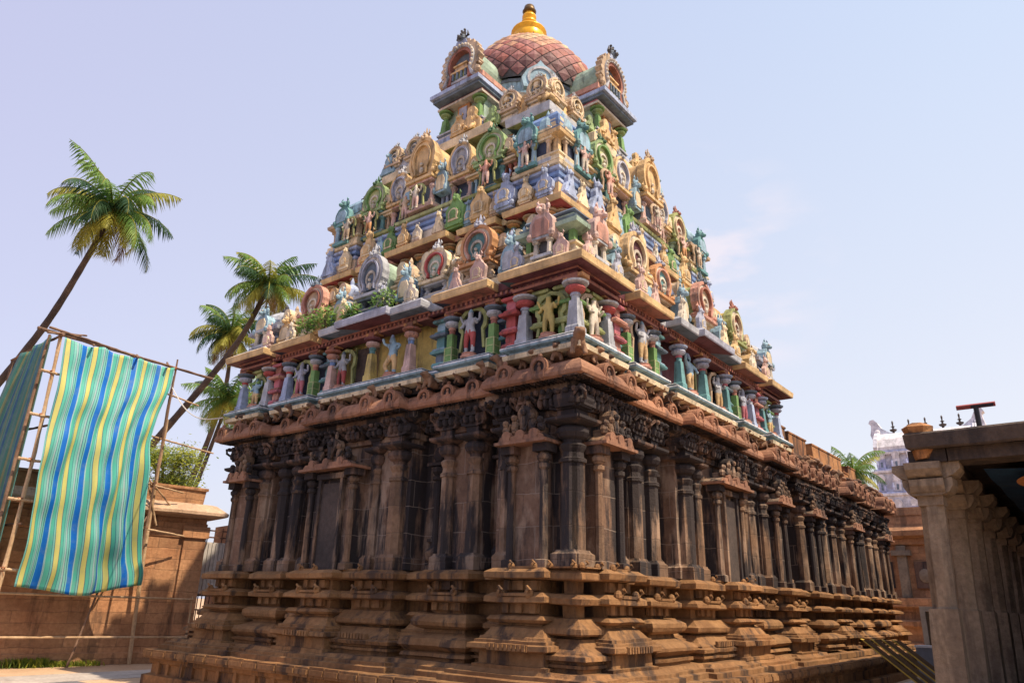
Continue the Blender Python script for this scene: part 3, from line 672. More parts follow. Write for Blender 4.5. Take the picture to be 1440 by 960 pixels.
def corner_shrine(cp, hw=.85, body=.7, roof='dome'):
    """square kiosk: plinth, corner pillars, solid core painted dark as the shade of openings, two-step cornice, bell roof.  cp=(plinth, pillar, inner, cornice, roof, finial)"""
    a, b_, c_, d_, e_, f_ = [C(x) for x in cp]
    m = MB(); m.stack(0, 0, [(0, hw*1.05), (.1, hw*1.05), (.12, hw*.95), (.2, hw*.95), (.22, hw*1.02), (.27, hw*1.02)], a)
    m.stack(0, 0, [(.27, hw*.72), (body, hw*.72)], c_)  # dark paint puts the shade of the openings on a solid core
    for x in (-1, -.34, .34, 1):
        for y in (-1, 1):
            m.box(x*hw*.78-.07, x*hw*.78+.07, y*hw*.78-.07, y*hw*.78+.07, .27, body, b_)
    for y in (-.3, .3):
        for x in (-1, 1): m.box(x*hw*.78-.07, x*hw*.78+.07, y*hw*.78-.07, y*hw*.78+.07, .27, body, b_)
    bm = m.mesh('corner_shrine')
    k = MB(); k.stack(0, 0, [(body, hw*.85), (body+.07, hw*1.12), (body+.17, hw*1.14), (body+.19, hw*1.0)], d_); k.stack(0, 0, [(body+.19, hw*.98), (body+.28, hw*1.05), (body+.31, hw*.9)], e_)
    k.stack(0, 0, [(body+.31, hw*.82), (body+.42, hw*.84), (body+.44, hw*.7)], d_)
    r_ = MB(); z = body+.44; hh_ = 1 if roof == 'dome' else (.62 if roof == 'low' else .25)
    r_.stack(0, 0, [(z+q*hh_, hw*w_) for q, w_ in ((0, .86), (.1, .92), (.3, .88), (.5, .7), (.66, .42), (.74, .16), (.8, .1))], e_, 16 if roof == 'low' else 4)
    f = MB(); zf = z+.8*hh_-.8; f.stack(0, 0, [(zf+.76, .06), (zf+.8, .13), (zf+.88, .14), (zf+.93, .06), (zf+.98, .07), (zf+1.08, .01)], f_, 10)
    return bm, [('shrine_cornice', k.mesh('shrine_cornice'), 0), ('shrine_roof', r_.mesh('shrine_roof'), 0), ('shrine_finial', f.mesh('shrine_finial'), 0)]
def face_panel(c1, c2):
    """humped animal-faced panel in front of a corner kiosk"""
    m = MB(); k = C(c1); k2 = C(c2)
    m.prism([(-.34, 0), (-.40, .12), (-.38, .48), (-.26, .66), (-.14, .72), (.14, .72), (.26, .66), (.38, .48), (.40, .12), (.34, 0)], -.08, .3, k)
    m.prism([(-.26, .08), (-.28, .4), (-.16, .56), (.16, .56), (.28, .4), (.26, .08)], -.115, 0, k2)
    m.ball((0, 0, .84), (.17, .18, .18), k, 9); m.ball((0, -.17, .78), (.09, .1, .08), k, 7)
    for q in (-1, 1):
        m.ball((q*.18, 0, .92), (.07, .06, .1), k, 6); m.tube([(q*.1, 0, .95), (q*.17, -.02, 1.07), (q*.12, -.02, 1.16)], [.05, .04, .01], k, 5); m.ball((q*.07, -.16, .88), .03, k2, 5)
        m.ball((q*.36, -.1, .1), (.1, .08, .12), k, 7)
    return m.mesh('animal_panel')
def small_front(c1, c2):
    m = MB(); k = C(c1)
    for x in (-.2, .2): m.stack(x, 0, [(0, .07), (.32, .055), (.36, .09), (.42, .09)], k, 8)
    m.box(-.3, .3, -.1, .3, .42, .5, C(c2)); m.box(-.3, .3, -.1, .3, -.08, 0, C(c2)); m.box(-.14, .14, .05, .2, 0, .42, C('dkgrey'))  # grey-black box gives the porch opening a painted shade
    return m.mesh('porch')

GA = {
 'orange': gable_shrine(('orange', 'salmon', 'teal', 'lime', 'lav', 'tan', 'navy'), .47, body=.5),
 'red': gable_shrine(('cream', 'red', 'mint', 'olive', 'grey', 'grey', 'navy'), .45, body=.5),
 'ochre': gable_shrine(('ochre', 'cream', 'maroon', 'ochre', 'lav', 'pale', 'dteal'), .50, body=.5, tall=1.1),
 'grey': gable_shrine(('grey', 'lav', 'slate', 'mint', 'grey', 'slate', 'navy'), .46, body=.5, tall=1.12),
 'green': gable_shrine(('leaf', 'green', 'lime', 'leaf', 'dgreen', 'teal', 'dteal'), .47, 1.3, body=.86),
 'ring': gable_shrine(('ochre', 'lav', 'grey', 'pink', 'grey', 'pink', 'navy'), .45, body=.84, tall=1.15, flame=.02),
 'terracotta': gable_shrine(('salmon', 'brick', 'tan', 'olive', 'slate', 'cream', 'dteal'), .48, body=.5),
 'yellow': gable_shrine(('olive', 'cream', 'brick', 'yellow', 'brick', 'mint', 'navy'), .46, body=.62, tall=1.15),
 'plaque': gable_shrine(('ochre', 'ochre', 'ochre', 'ochre', 'tan', 'pink', 'slate'), .50, .8, body=.86, tall=1.15, blank=True),
}
_af = {}
def antefix(c):
    kd = random.randint(0, 2)
    if (c, kd) in _af: return _af[(c, kd)]
    m = MB(); k = C(c)
    pts = [(-.34, -.06), (-.36, .3), (-.40, .5), (-.30, .62), (-.22, .66), (-.12, .8), (.12, .8), (.22, .66), (.30, .62), (.40, .5), (.36, .3), (.34, -.06)] if kd == 0 else [(-.30, -.06), (-.26, .12), (-.36, .22), (-.38, .42), (-.28, .54), (-.16, .58), (-.13, .72), (.13, .72), (.16, .58), (.28, .54), (.38, .42), (.36, .22), (.26, .12), (.30, -.06)] if kd == 1 else [(-.34, -.06), (-.40, .1), (-.30, .34), (-.18, .5), (-.2, .62), (-.15, .74), (0, .8), (.15, .74), (.2, .62), (.18, .5), (.30, .34), (.40, .1), (.34, -.06)]
    m.prism(pts, -.09, .12, k); m.prism([(x*.72, z*.6+.04) for x, z in pts], -.15, -.05, k); m.ball((0, -.03, .84), (.13, .14, .14), k, 8); m.ball((0, -.16, .8), (.06, .07, .06), k, 6)
    for q in (-1, 1): m.tube([(q*.08, 0, .9), (q*.15, 0, 1.0), (q*.1, 0, 1.1)], [.05, .04, .01], k, 5); m.ball((q*.3, -.1, .06), (.09, .08, .08), k, 6)
    if kd != 2: m.prism([(x*.5, z*.42+.14) for x, z in hs(.42, .42, n=10)], -.18, -.1, C('cream' if c != 'cream' else 'ochre')); m.prism([(x*.32, z*.3+.2) for x, z in hs(.42, .42, n=10)], -.2, -.12, k)
    _af[(c, kd)] = m.mesh('antefix'); return _af[(c, kd)]
# ---- parapet A
KG = corner_shrine(('cream', 'green', 'dteal', 'mint', 'slate', 'grey'), .74, .60, 'flat')
KL = corner_shrine(('lav', 'slate', 'dteal', 'lav', 'grey', 'dkgrey'), .66, .42, 'low')
ZA = 8.58
PNK = face_panel('pink', 'salmon'); PTE = face_panel('sky', 'grey'); PTE2 = face_panel('teal', 'sky'); POC = face_panel('ochre', 'cream'); PGR = face_panel('sky', 'cream'); PLV = face_panel('cream', 'sky'); PGN = face_panel('leaf', 'green')
PP = small_front('pale', 'grey'); PT = small_front('sky', 'teal'); PB_ = small_front('tan', 'cream')
mb = MB(); mb.ring(stones([(-6.1, -4.3, 6.1), (-4.3, 6.0, 5.9)]), [(0, 8.5), (0, 8.68), (-.06, 8.7), (-1.5, 8.7)], C('cream')); mb.build('parapet_base', tower)
o = put(KG[0], 'C', 0, 5.25, ZA+.1, 'corner_shrine', tower); o.rotation_euler[2] = 0
for nm, sm, dz in KG[1]: link(nm, sm, o)
def corner_at(K, x, y, z, sc=None):
    o = link('corner_shrine', K[0], tower, (x, y, z), 0, sc)
    for nm, sm, dz in K[1]: link(nm, sm, o)
corner_at(KL, -5.3, 5.3, ZA+.1); corner_at(KL, 5.3, -5.3, ZA+.1)
for fc in 'LR':
    put(PP, fc, -5.22, 6.1, ZA+.15, 'porch', tower, (.9, 1, .9)); put(PNK, fc, -5.22, 6.12, ZA+.52, 'animal_panel', tower, (.8, .85, .88))
    put(PGR, fc, 5.3, 6.05, ZA+.55, 'animal_panel', tower, .8); put(PP, fc, 5.3, 6.05, ZA+.15, 'porch', tower)
    put(PTE, fc, -4.12, 5.85, ZA+.12, 'animal_panel', tower, (.62, .8, .95))
    put(PLV, fc, -2.38, 5.75, ZA+.1, 'animal_panel', tower, (.7, .8, .95)); put(POC, fc, 4.25, 5.9, ZA+.1, 'animal_panel', tower, (.7, .8, .8))
    put(PGR, fc, -.85, 6.0, ZA+.18, 'animal_panel', tower, (.6, .8, .92)); put(PGR, fc, 1.75, 5.95, ZA+.18, 'animal_panel', tower, (.6, .8, .9))
    put_shrine(GA['orange' if fc == 'L' else 'ochre'], fc, -3.15, 5.85, ZA+.12)
    put_shrine(GA['red' if fc == 'L' else 'orange'], fc, -1.72, 5.8, ZA+.1, .93)
    put_shrine(GA['grey' if fc == 'L' else 'terracotta'], fc, .45, 6.0, ZA+.1, (1, 1, 1.08))
    put_shrine(GA['terracotta' if fc == 'L' else 'yellow'], fc, 3.1, 5.85, ZA+.12)
    for t, cols, h in ((-5.75, 'pink', .5), (-4.55, 'lav', .55), (-3.45, 'pink', .62), (-2.75, 'pink', .5), (-1.25, 'pale', .6), (-.35, 'lav', .6), (1.2, 'cream', .6), (2.25, 'ochre', .65), (3.6, 'pale', .5), (4.7, 'pink', .62)):
        put(antefix(cols), fc, t, 6.18 if abs(t) > 1.2 else 6.28, 8.5, 'antefix', tower, (h*.95, h*.8, h*1.2))
def kiosk(a, b_, c_, d_):
    m = MB(); ca, cb_, cc_, cd_ = C(a), C(b_), C(c_), C(d_); w_ = .26
    m.box(-w_*1.1, w_*1.1, -.2, .5, 0, .08, ca); m.box(-w_, w_, -.14, .5, .08, .14, C('cream')); m.box(-w_*.8, w_*.8, .0, .5, .14, .5, C('navy'))  # navy box paints the shade behind the little columns
    for x in (-w_*.8, 0, w_*.8): m.stack(x, -.08, [(.14, .045), (.42, .04), (.45, .065), (.5, .065)], cb_)
    m.box(-w_*1.15, w_*1.15, -.22, .5, .5, .56, cc_); m.box(-w_*1.3, w_*1.3, -.28, .5, .56, .61, C('cream')); m.box(-w_, w_, -.16, .5, .61, .7, cd_); m.box(-w_*1.15, w_*1.15, -.2, .5, .7, .75, cc_)
    bme = m.mesh('kiosk'); r_ = MB(); r_.stack(0, .08, [(.75, w_*.95), (.84, w_*1.02), (.98, w_*.92), (1.08, w_*.6), (1.14, w_*.2), (1.2, w_*.22), (1.3, .01)], cd_, 8)
    r_.prism([(x*.42, z*.42+.74) for x, z in hs(.42, .42, n=12)], -.26, 0, cc_); r_.prism([(x*.26, z*.26+.78) for x, z in hs(.42, .42, n=12)], -.29, -.2, C('cream'))
    return bme, [('kiosk_roof', r_.mesh('kiosk_roof'), 0)]
KK = [kiosk('cream', 'sky', 'ochre', 'grey'), kiosk('grey', 'tan', 'cream', 'sky'), kiosk('ochre', 'peri', 'cream', 'mint'), kiosk('cream', 'brick', 'tan', 'peri'), kiosk('peri', 'ochre', 'cream', 'tan')]
for fc in 'LR':
    for k, t in enumerate((-4.62, -3.75, -2.42, -1.2, -.3, 1.2, 2.1, 2.5, 3.75, 4.65)):
        put_shrine(KK[(k*2+(fc == 'L')) % 5], fc, t, 5.45, ZA+.1, (1, 1, random.uniform(1.1, 1.35)), 'kiosk')
    for k, t in enumerate((-3.6, -2.6, -1.7, -.7, .3, 1.2, 2.1, 3.0, 3.9)):
        put_shrine(KK[(k*3+1) % 5], fc, t, 4.75, 9.35, (.85, .8, .95), 'kiosk')
    for k, t in enumerate((-4.35, -2.75, -1.52, -.4, .95, 2.1, 3.2, 4.35)):
        put_shrine(KK[(k*2+1) % 5], fc, t, 4.15, 12.3, (.9, 1, random.uniform(1.15, 1.4)), 'kiosk')
    for k, t in enumerate((-2.5, -1.7, -.8, .1, 1.0, 1.9, 2.7)):
        put_shrine(KK[(k*3) % 5], fc, t, 3.3, 13.25, (.85, .8, .85), 'kiosk')
    for k, t in enumerate((-2.95, -1.8, 1.9, 2.9)):
        put_shrine(KK[(k*3+2) % 5], fc, t, 3.2, 15.42, (.75, .8, .75), 'kiosk')
# ---- storey B wall (recess shade put into the dark teal paint, squat columns) and cornice B
mb = MB(); mb.ring(stones([(-4.35, 4.35, 4.35)]), [(0, 8.6), (0, 11.1)], C('dteal')); mb.build('painted_wall', tower)
cb = column(.62, 'tan', 'olive', 'blue', 'orange', 'tan', .13)
for fc in 'LR':
    for k in range(16): put(cb, fc, -4.2+k*.56, 4.45, 10.38, 'column', tower)
mb = MB(); mb.ring(stones([(-4.45, 4.45, 4.45)]), [(-.2, 10.2), (.06, 10.22), (.06, 10.36), (-.2, 10.38)], C('olive')); mb.build('storey_ledge', tower)
CB = [(-4.78, -2.95, 4.78), (-2.95, -2.7, 4.5), (-2.7, -1.35, 4.76), (-1.35, -1.1, 4.55), (-1.1, 1.3, 4.95), (1.3, 1.6, 4.55), (1.6, 2.8, 4.76), (2.8, 3.0, 4.5), (3.0, 4.78, 4.78)]
bay_cornice(CB, 11.0, ['ochre', 'cream', 'ochre', 'salmon', 'ochre', 'salmon', 'ochre', 'cream', 'ochre'], ['red', 'maroon', 'brick', 'maroon', 'brick', 'maroon', 'brick', 'maroon', 'red'], ['salmon', 'pale', 'cream', 'pale', 'salmon', 'pale', 'cream', 'pale', 'salmon'], .16, .7, .3)
# blue moulded courses of storey C
BC = [(-4.55, -3.1, 4.55), (-3.1, -2.75, 4.1), (-2.75, -1.35, 4.5), (-1.35, -1.0, 4.1), (-1.0, 1.25, 4.6), (1.25, 1.65, 4.1), (1.65, 2.8, 4.5), (2.8, 3.15, 4.1), (3.15, 4.55, 4.55)]
mb = MB()
mb.ring(stones(BC), [(0, 11.25), (0, 11.62)], lambda k, j: C(['ochre', 'salmon', 'salmon', 'tan', 'pink', 'tan', 'pale'][k % 7]))
mb.ring(stones(BC), [(-.02, 11.62), (.02, 11.66), (.02, 11.74), (-.05, 11.76)], C('peri'))
mb.ring(stones(BC), [(-.05, 11.76), (-.05, 11.80), (.03, 11.83), (.04, 11.92), (-.04, 11.94)], C('blue'))
mb.ring(stones(BC), [(-.04, 11.94), (-.04, 11.98), (.04, 12.02), (.05, 12.09), (-.03, 12.1)], C('peri'))
mb.ring(stones(BC), [(-.03, 12.1), (-.03, 12.15), (.05, 12.17), (.07, 12.25), (.0, 12.28), (-1.6, 12.3)], lambda k, j: C(['cream', 'olive', 'lime', 'olive', 'cream'][k % 5]))
mb.build('moulded_courses', tower)
ZB = 12.28
KB = corner_shrine(('cream', 'ochre', 'slate', 'ochre', 'blue', 'grey'), .72, .72); KB2 = corner_shrine(('cream', 'tan', 'navy', 'tan', 'sky', 'dkgrey'), .7, .7)
for (K, x, y) in ((KB, -3.85, -3.85), (KB2, -3.85, 3.85), (KB2, 3.85, -3.85)): corner_at(K, x, y, ZB)
# star-tiled salmon cap on the near corner kiosk
m = MB(); m.stack(0, 0, [(0, .62), (.12, .6), (.32, .45), (.42, .2)], C('salmon'), 8)
link('tiled_cap', m.mesh('tiled_cap'), tower, (-3.95, -3.95, ZB+1.12))
for fc in 'LR':
    put(PT, fc, -3.6, 4.62, ZB+.1, 'porch', tower, (1.1, 1, 1.35)); put(PTE2, fc, -3.6, 4.64, ZB+.72, 'animal_panel', tower, (.85, .9, .85))
    put(PT, fc, 3.85, 4.62, ZB+.1, 'porch', tower, (1.1, 1, 1.35)); put(PTE2, fc, 3.85, 4.64, ZB+.72, 'animal_panel', tower, (.85, .9, .85))
    put_shrine(GA['green'], fc, -2.15, 4.35, ZB+.02, 1.02); put_shrine(GA['green' if fc == 'L' else 'yellow'], fc, 2.65, 4.35, ZB+.02, 1.02)
    put_shrine(GA['ring'], fc, -.98, 4.3, ZB+.02, (.95, 1, 1.05)); put_shrine(GA['ring'], fc, 1.55, 4.3, ZB+.02, (.9, 1, 1))
    put_shrine(GA['plaque'], fc, .3, 4.6, ZB+.1, (1.0, 1, 1.18))
    put(PGR, fc, -.38, 4.5, ZB+.5, 'animal_panel', tower, (.6, .7, 1)); put(PLV, fc, .95, 4.5, ZB+.4, 'animal_panel', tower, (.6, .7, 1)); put(PGR, fc, -2.9, 4.2, ZB+.75, 'animal_panel', tower, (.75, .7, .8)); put(PGR, fc, 3.3, 4.2, ZB+.6, 'animal_panel', tower, (.6, .7, .8))
    for t, pose, cols, h, d, z in ((-3.0, 'sit', ('peri', 'peri', 'grey'), 1.15, 4.8, 11.26), (-4.2, 'sit', ('peri', 'peri', 'grey'), .9, 4.72, 11.26), (-2.1, 'sit', ('ochre', 'ochre', 'orange'), 1.1, 4.75, 11.26), (-1.2, 'sit', ('leaf', 'green', 'olive'), 1.15, 4.75, 11.3),
                                   (1.45, 'sit', ('leaf', 'green', 'leaf'), 1.0, 4.72, 11.26), (2.4, 'sit', ('ochre', 'ochre', 'tan'), 1.15, 4.72, 11.26), (4.3, 'sit', ('peri', 'peri', 'slate'), 1.0, 4.7, 11.26), (.2, 'sit', ('salmon', 'pale', 'tan'), .55, 4.85, 11.28)):
        put(antefix(cols[1]), fc, t, d-.08, z+.03, 'antefix', tower, (h*.76, h*.7, h*.92))
    for t, c_, h, d in ((-3.6, 'cream', .75, 4.7), (-2.55, 'tan', .7, 4.66), (-1.65, 'sky', .75, 4.66), (-.6, 'cream', .7, 4.78), (.8, 'ochre', .75, 4.78), (1.95, 'sky', .7, 4.66), (2.9, 'salmon', .7, 4.5), (3.5, 'cream', .8, 4.7)):
        put(antefix(c_), fc, t, d-.05, 11.3, 'antefix', tower, (h*.8, h*.7, h))
    for t, cols, d in ((-2.2, ('salmon', 'pink', 'brick'), 4.65), (.3, ('pale', 'pink', 'cream'), 4.85), (2.6, ('pink', 'orange', 'salmon'), 4.6), (-3.6, ('pink', 'pale', 'orange'), 4.72), (1.0, ('tan', 'pink', 'salmon'), 4.6), (3.5, ('pale', 'tan', 'salmon'), 4.72)):
        add_figure('stand', fc, t, d, ZB+.02, .8, cols)
# storey C wall, cornice C
mb = MB(); mb.ring(stones([(-3.0, 3.0, 3.0)]), [(0, 12.2), (0, 15.1)], C('slate')); mb.build('painted_wall', tower)
CC = [(-3.5, -1.9, 3.5), (-1.9, -1.5, 3.2), (-1.5, 1.6, 3.75), (1.6, 2.0, 3.2), (2.0, 3.5, 3.5)]
bay_cornice(CC, 14.95, ['grey', 'mint', 'cream', 'grey', 'cream'], ['olive', 'dteal', 'olive', 'dteal', 'olive'], ['mint', 'grey', 'lime', 'grey', 'pale'], .3, .8, .48)
cc = column(.7, 'slate', 'grey', 'slate', 'lav', 'grey', .12)
for fc in 'LR':
    for k in range(11): put(cc, fc, -2.9+k*.57, 3.12, 14.2, 'column', tower)
# upper ledge under the neck
mb = MB(); UL = [(-2.9, -1.6, 2.9), (-1.6, 1.7, 3.45), (1.7, 2.9, 2.9)]
mb.ring(stones(UL), [(0, 15.4), (0, 15.55), (.06, 15.58), (.06, 15.68), (-.9, 15.7)], [C('cream'), C('salmon'), C('pale'), C('blue')]); mb.build('storey_ledge', tower)
for fc in 'LR':
    for t, c_, h, d in ((-2.4, 'ochre', .8, 3.2), (-1.35, 'leaf', .7, 3.5), (-.6, 'ochre', .95, 3.6), (1.4, 'ochre', .8, 3.6), (2.6, 'grey', .9, 3.25)):
        add_figure('sit', fc, t, d, 15.3, h, (c_, c_, c_), name='seated_figure', back=c_)
SM = gable_shrine(('tan', 'cream', 'slate', 'mint', 'grey', 'pale', 'navy'), .34, .6, body=.34)
for fc in 'LR':
    for t in (-2.95, -1.9, 2.15, 3.1): put_shrine(SM, fc, t, 3.3, 15.3, 1.0)
    put(antefix('sky'), fc, 3.35, 3.35, 15.32, 'antefix', tower, .9); put(antefix('ochre'), fc, -.1, 3.6, 15.32, 'antefix', tower, .8)
# griva: square neck with four projecting porches
neck = MB(); neck.stack(0, 0, [(15.4, 2.2), (16.9, 2.2)], C('mint'), 8); neck.stack(0, 0, [(16.85, 2.25), (17.1, 2.62), (17.24, 2.64), (17.3, 2.4)], C('pale'), 8)
neck.stack(0, 0, [(17.28, 2.34), (17.95, 2.38)], C('sky'), 24); neck.stack(0, 0, [(17.93, 2.42), (18.03, 2.44), (18.05, 2.3)], C('slate'), 24)
neck.build('neck', tower).location = (0, 0, -G)
gcol = column(.95, 'green', 'leaf', 'green', 'leaf', 'green', .14)
def porch_mesh():
    m = MB(); m.box(-.78, .78, .25, 1.8, 0, 1.2, C('mint')); m.box(-1.0, 1.0, -.05, 1.8, -.3, -.12, C('peri')); m.box(-.92, .92, 0, 1.8, -.12, .04, C('slate')); m.box(-.96, .96, -.04, 1.8, .04, .1, C('grey'))
    m.box(-.25, .25, .15, .3, .1, 1.0, C('orange')); m.box(-.16, .16, .12, .28, .1, .9, C('lav'))
    m.box(-.9, .9, .0, 1.8, 1.08, 1.18, C('rose')); m.box(-.95, .95, -.08, 1.8, 1.0, 1.08, C('pale'))
    return m.mesh('dome_porch')
def porch_eave():
    m = MB(); m.box(-.98, .98, -.28, 1.8, 1.19, 1.3, C('slate')); m.box(-1.04, 1.04, -.38, 1.8, 1.3, 1.44, C('peri')); m.box(-.96, .96, -.26, 1.8, 1.44, 1.49, C('white')); m.box(-.9, .9, .0, 1.8, 1.49, 1.6, C('brick')); m.box(-.95, .95, -.08, 1.8, 1.6, 1.78, C('salmon'))
    return m.mesh('porch_eave')
def great_gable():
    m = MB(); r = 1.12; zc = 1.0
    O = hs(r*1.02, r*1.15, zc, 66, .17, spike=16); I1 = hs(r*.88, r*.95, zc, 66); I2 = hs(r*.74, r*.75, zc, 66); I3 = hs(r*.6, r*.5, zc, 66)
    m.band(O, I1, -.16, .1, C('tan')); m.band(I1, I2, -.24, .1, C('grey')); m.band(I2, I3, -.18, .1, C('brick')); m.prism(I3, .05, .12, C('slate'))
    for k in range(19):
        a = radians(210-240*k/18); m.ball((r*.83*cos(a), -.24, zc+r*.83*sin(a)), .075, C('pale'), 6)
    m.box(-.55, .55, -.16, .1, 0, .12, C('grey')); m.box(-.5, .5, -.12, .1, .12, .5, C('olive')); m.box(-.58, .58, -.2, .1, .5, .6, C('ochre')); m.box(-.4, .4, -.1, .1, .6, .9, C('tan')); m.box(-.45, .45, -.16, .1, .9, .98, C('ochre'))
    for x in (-.42, -.14, .14, .42): m.stack(x, -.16, [(.12, .06), (.5, .05)], C('slate'), 8)
    for q in (-1, 1):
        m.ball((q*1.18, -.15, .2), (.2, .1, .18), C('tan'), 8); m.tube([(q*1.2, -.12, .2), (q*1.36, -.12, .4), (q*1.25, -.12, .6)], [.11, .09, .03], C('tan'), 6)
    return m.mesh('gable_arch')
def gable_crest():
    m = MB(); k = C('dkgrey', .2); k2 = C('slate'); z = 2.16
    m.prism([(-.42, z-.1), (-.3, z+.18), (.3, z+.18), (.42, z-.1)], -.2, .1, C('peri')); m.ball((0, -.12, z+.34), (.24, .2, .24), k2, 9); m.ball((0, -.32, z+.26), (.13, .1, .1), k, 7)
    for q in (-1, 1):
        m.ball((q*.1, -.3, z+.42), .06, k, 6); m.tube([(q*.15, -.1, z+.35), (q*.36, -.1, z+.45), (q*.3, -.1, z+.75)], [.09, .07, .01], k, 6); m.ball((q*.25, -.1, z+.15), (.12, .1, .16), k, 6)
        m.tube([(q*.08, -.1, z+.5), (q*.14, -.1, z+.7), (q*.08, -.1, z+.82)], [.07, .06, .03], k, 6); m.ball((q*.1, -.1, z+.86), .07, k, 6)
    m.ball((0, -.1, z+.65), (.13, .12, .15), k, 7)
    return m.mesh('crest')
def barrel():
    m = MB(); m.prism(hs(1.0, .95, .98, 18), .1, 1.7, C('mint')); return m.mesh('vault')
PM, PE, GG, GC, BV = porch_mesh(), porch_eave(), great_gable(), gable_crest(), barrel()
for k, rz in enumerate((0, -pi/2, pi/2, pi)):
    D = 3.5; d = Matrix.Rotation(rz, 4, 'Z') @ Vector((0, -D, 0))
    o = link('dome_porch', PM, tower, (d.x, d.y, 15.72), rz)
    link('porch_eave', PE, o)
    for x in (-.72, .72): link('porch_column', gcol, o).location = (x, .1, .1)
    c = link('gable_arch', GG, o); c.location = (0, 0, 1.76); c.scale = (.64, .9, .70)
    c = link('crest', GC, o); c.location = (0, 0, 1.78); c.scale = (.66, .8, .68)
    c = link('vault', BV, o); c.location = (0, 0, 1.76); c.scale = (.68, 1, .68)
# dome with raised diamond tiles
R, ZD, HD = 2.5, 18.05, 3.1
def dome_pt(a, v, off=0):   # v 0..1 from rim to crown
    ph = v*pi/2*.93
    rr = (R+off)*(cos(ph)**.82)*(1+.06*sin(min(1, v*2.2)*pi)); zz = ZD+(HD+off)*sin(ph)**.98
    return (rr*cos(a), rr*sin(a), zz)
dm = MB(); NA = 64
vs = []; fs = []; NV = 20
for i in range(NV+1):
    for k in range(NA): vs.append(dome_pt(2*pi*k/NA, i/NV))
for i in range(NV):
    for k in range(NA): fs.append((i*NA+k, i*NA+(k+1) % NA, (i+1)*NA+(k+1) % NA, (i+1)*NA+k))
dm.add(vs, fs, C('dkgrey', .2)); fs = []
dome = dm.build('dome', tower); dome.location = (0, 0, -G)
tl = MB(); NT = 30; RW = 9
pals = [paint((.34, .12, .10), .6), paint((.46, .25, .16), .6), paint((.54, .37, .22), .6), paint((.30, .13, .12), .6)]
dkc = [paint((.17, .085, .09), .5), paint((.24, .11, .11), .5)]
for i in range(1, 2*RW-1):
    for k in range(NT):
        a = 2*pi*(k+.5*(i % 2))/NT; v = i/(2*RW); dv = 1/(2*RW)*.92; da = pi/NT*.92
        c = [dome_pt(a, max(0, v-dv), .03), dome_pt(a+da, v, .03), dome_pt(a, min(1, v+dv), .03), dome_pt(a-da, v, .03), dome_pt(a, v, .055)]
        q = i/(2*RW); mt = random.choice(dkc) if q < .14+random.random()*.04 else (random.choice(pals[:2]+[pals[3]]) if q < .42 else random.choice(pals[1:3]))
        tl.add(c, [(0, 1, 4), (1, 2, 4), (2, 3, 4), (3, 0, 4)], mt)
tl.build('roof_tiles', tower).location = (0, 0, -G)
lp = MB()
for k in range(16):
    a = 2*pi*k/16; z0 = 20.98
    p1 = (1.0*cos(a-.2), 1.0*sin(a-.2), z0-.12); p2 = (1.0*cos(a+.2), 1.0*sin(a+.2), z0-.12); p3 = (1.3*cos(a), 1.3*sin(a), z0+.02); p4 = (.5*cos(a-.2), .5*sin(a-.2), z0+.22); p5 = (.5*cos(a+.2), .5*sin(a+.2), z0+.22)
    lp.add([p1, p2, p3, p4, p5], [(0, 2, 1), (0, 1, 4, 3), (0, 3, 2), (1, 2, 4)], C('salmon'))
lp.build('lotus_collar', tower).location = (0, 0, -G)
gm = plain('gilded', (.86, .43, .03), .32, .25)
kf = MB(); kf.stack(0, 0, [(21.1, .4), (21.25, .45), (21.35, .52), (21.55, .62), (21.8, .63), (21.95, .57), (22.02, .68), (22.08, .66), (22.13, .45), (22.32, .28), (22.45, .22), (22.5, .28), (22.58, .3), (22.62, .2), (22.7, .18), (22.78, .27), (22.86, .27), (22.92, .18), (23.0, .2)], gm, 24)
o = kf.build('gilded_finial', tower, True); o.location = (0, 0, -G)
kt = MB(); kt.stack(0, 0, [(23.0, .22), (23.1, .27), (23.2, .22), (23.32, .2), (23.4, .08)], plain('dark_gilt', (.12, .07, .02), .4, .4), 16); kt.build('finial_cap', tower, True).location = (0, 0, -G)
# corner lions, shell and pot at the foot of the dome
LN = face_panel('cream', 'ochre')
for fc in 'LR': 
    o = put(LN, fc, -2.55, 2.75, 15.75, 'corner_lion', tower, (1.15, 1.0, 1.1))
    put(face_panel('cream', 'ochre'), fc, -1.75, 2.7, 15.7, 'animal_panel', tower, (.9, 1, .6))
    add_figure('sit', fc, -3.25, 3.35, 15.35, .9, ('cream', 'ochre', 'tan'), name='seated_figure')
m = MB(); m.prism([(-.62, 0), (-.72, .4), (-.5, .8), (-.15, 1.05), (0, 1.25), (.15, 1.05), (.5, .8), (.72, .4), (.62, 0)], -.1, .15, C('sky')); m.band(hs(.5, .4, .45, 18), hs(.4, .3, .45, 18), -.14, -.1, C('grey'))
put(m.mesh('corner_shell'), 'C', 0, 2.15, 17.1, 'corner_shell', tower, .85)

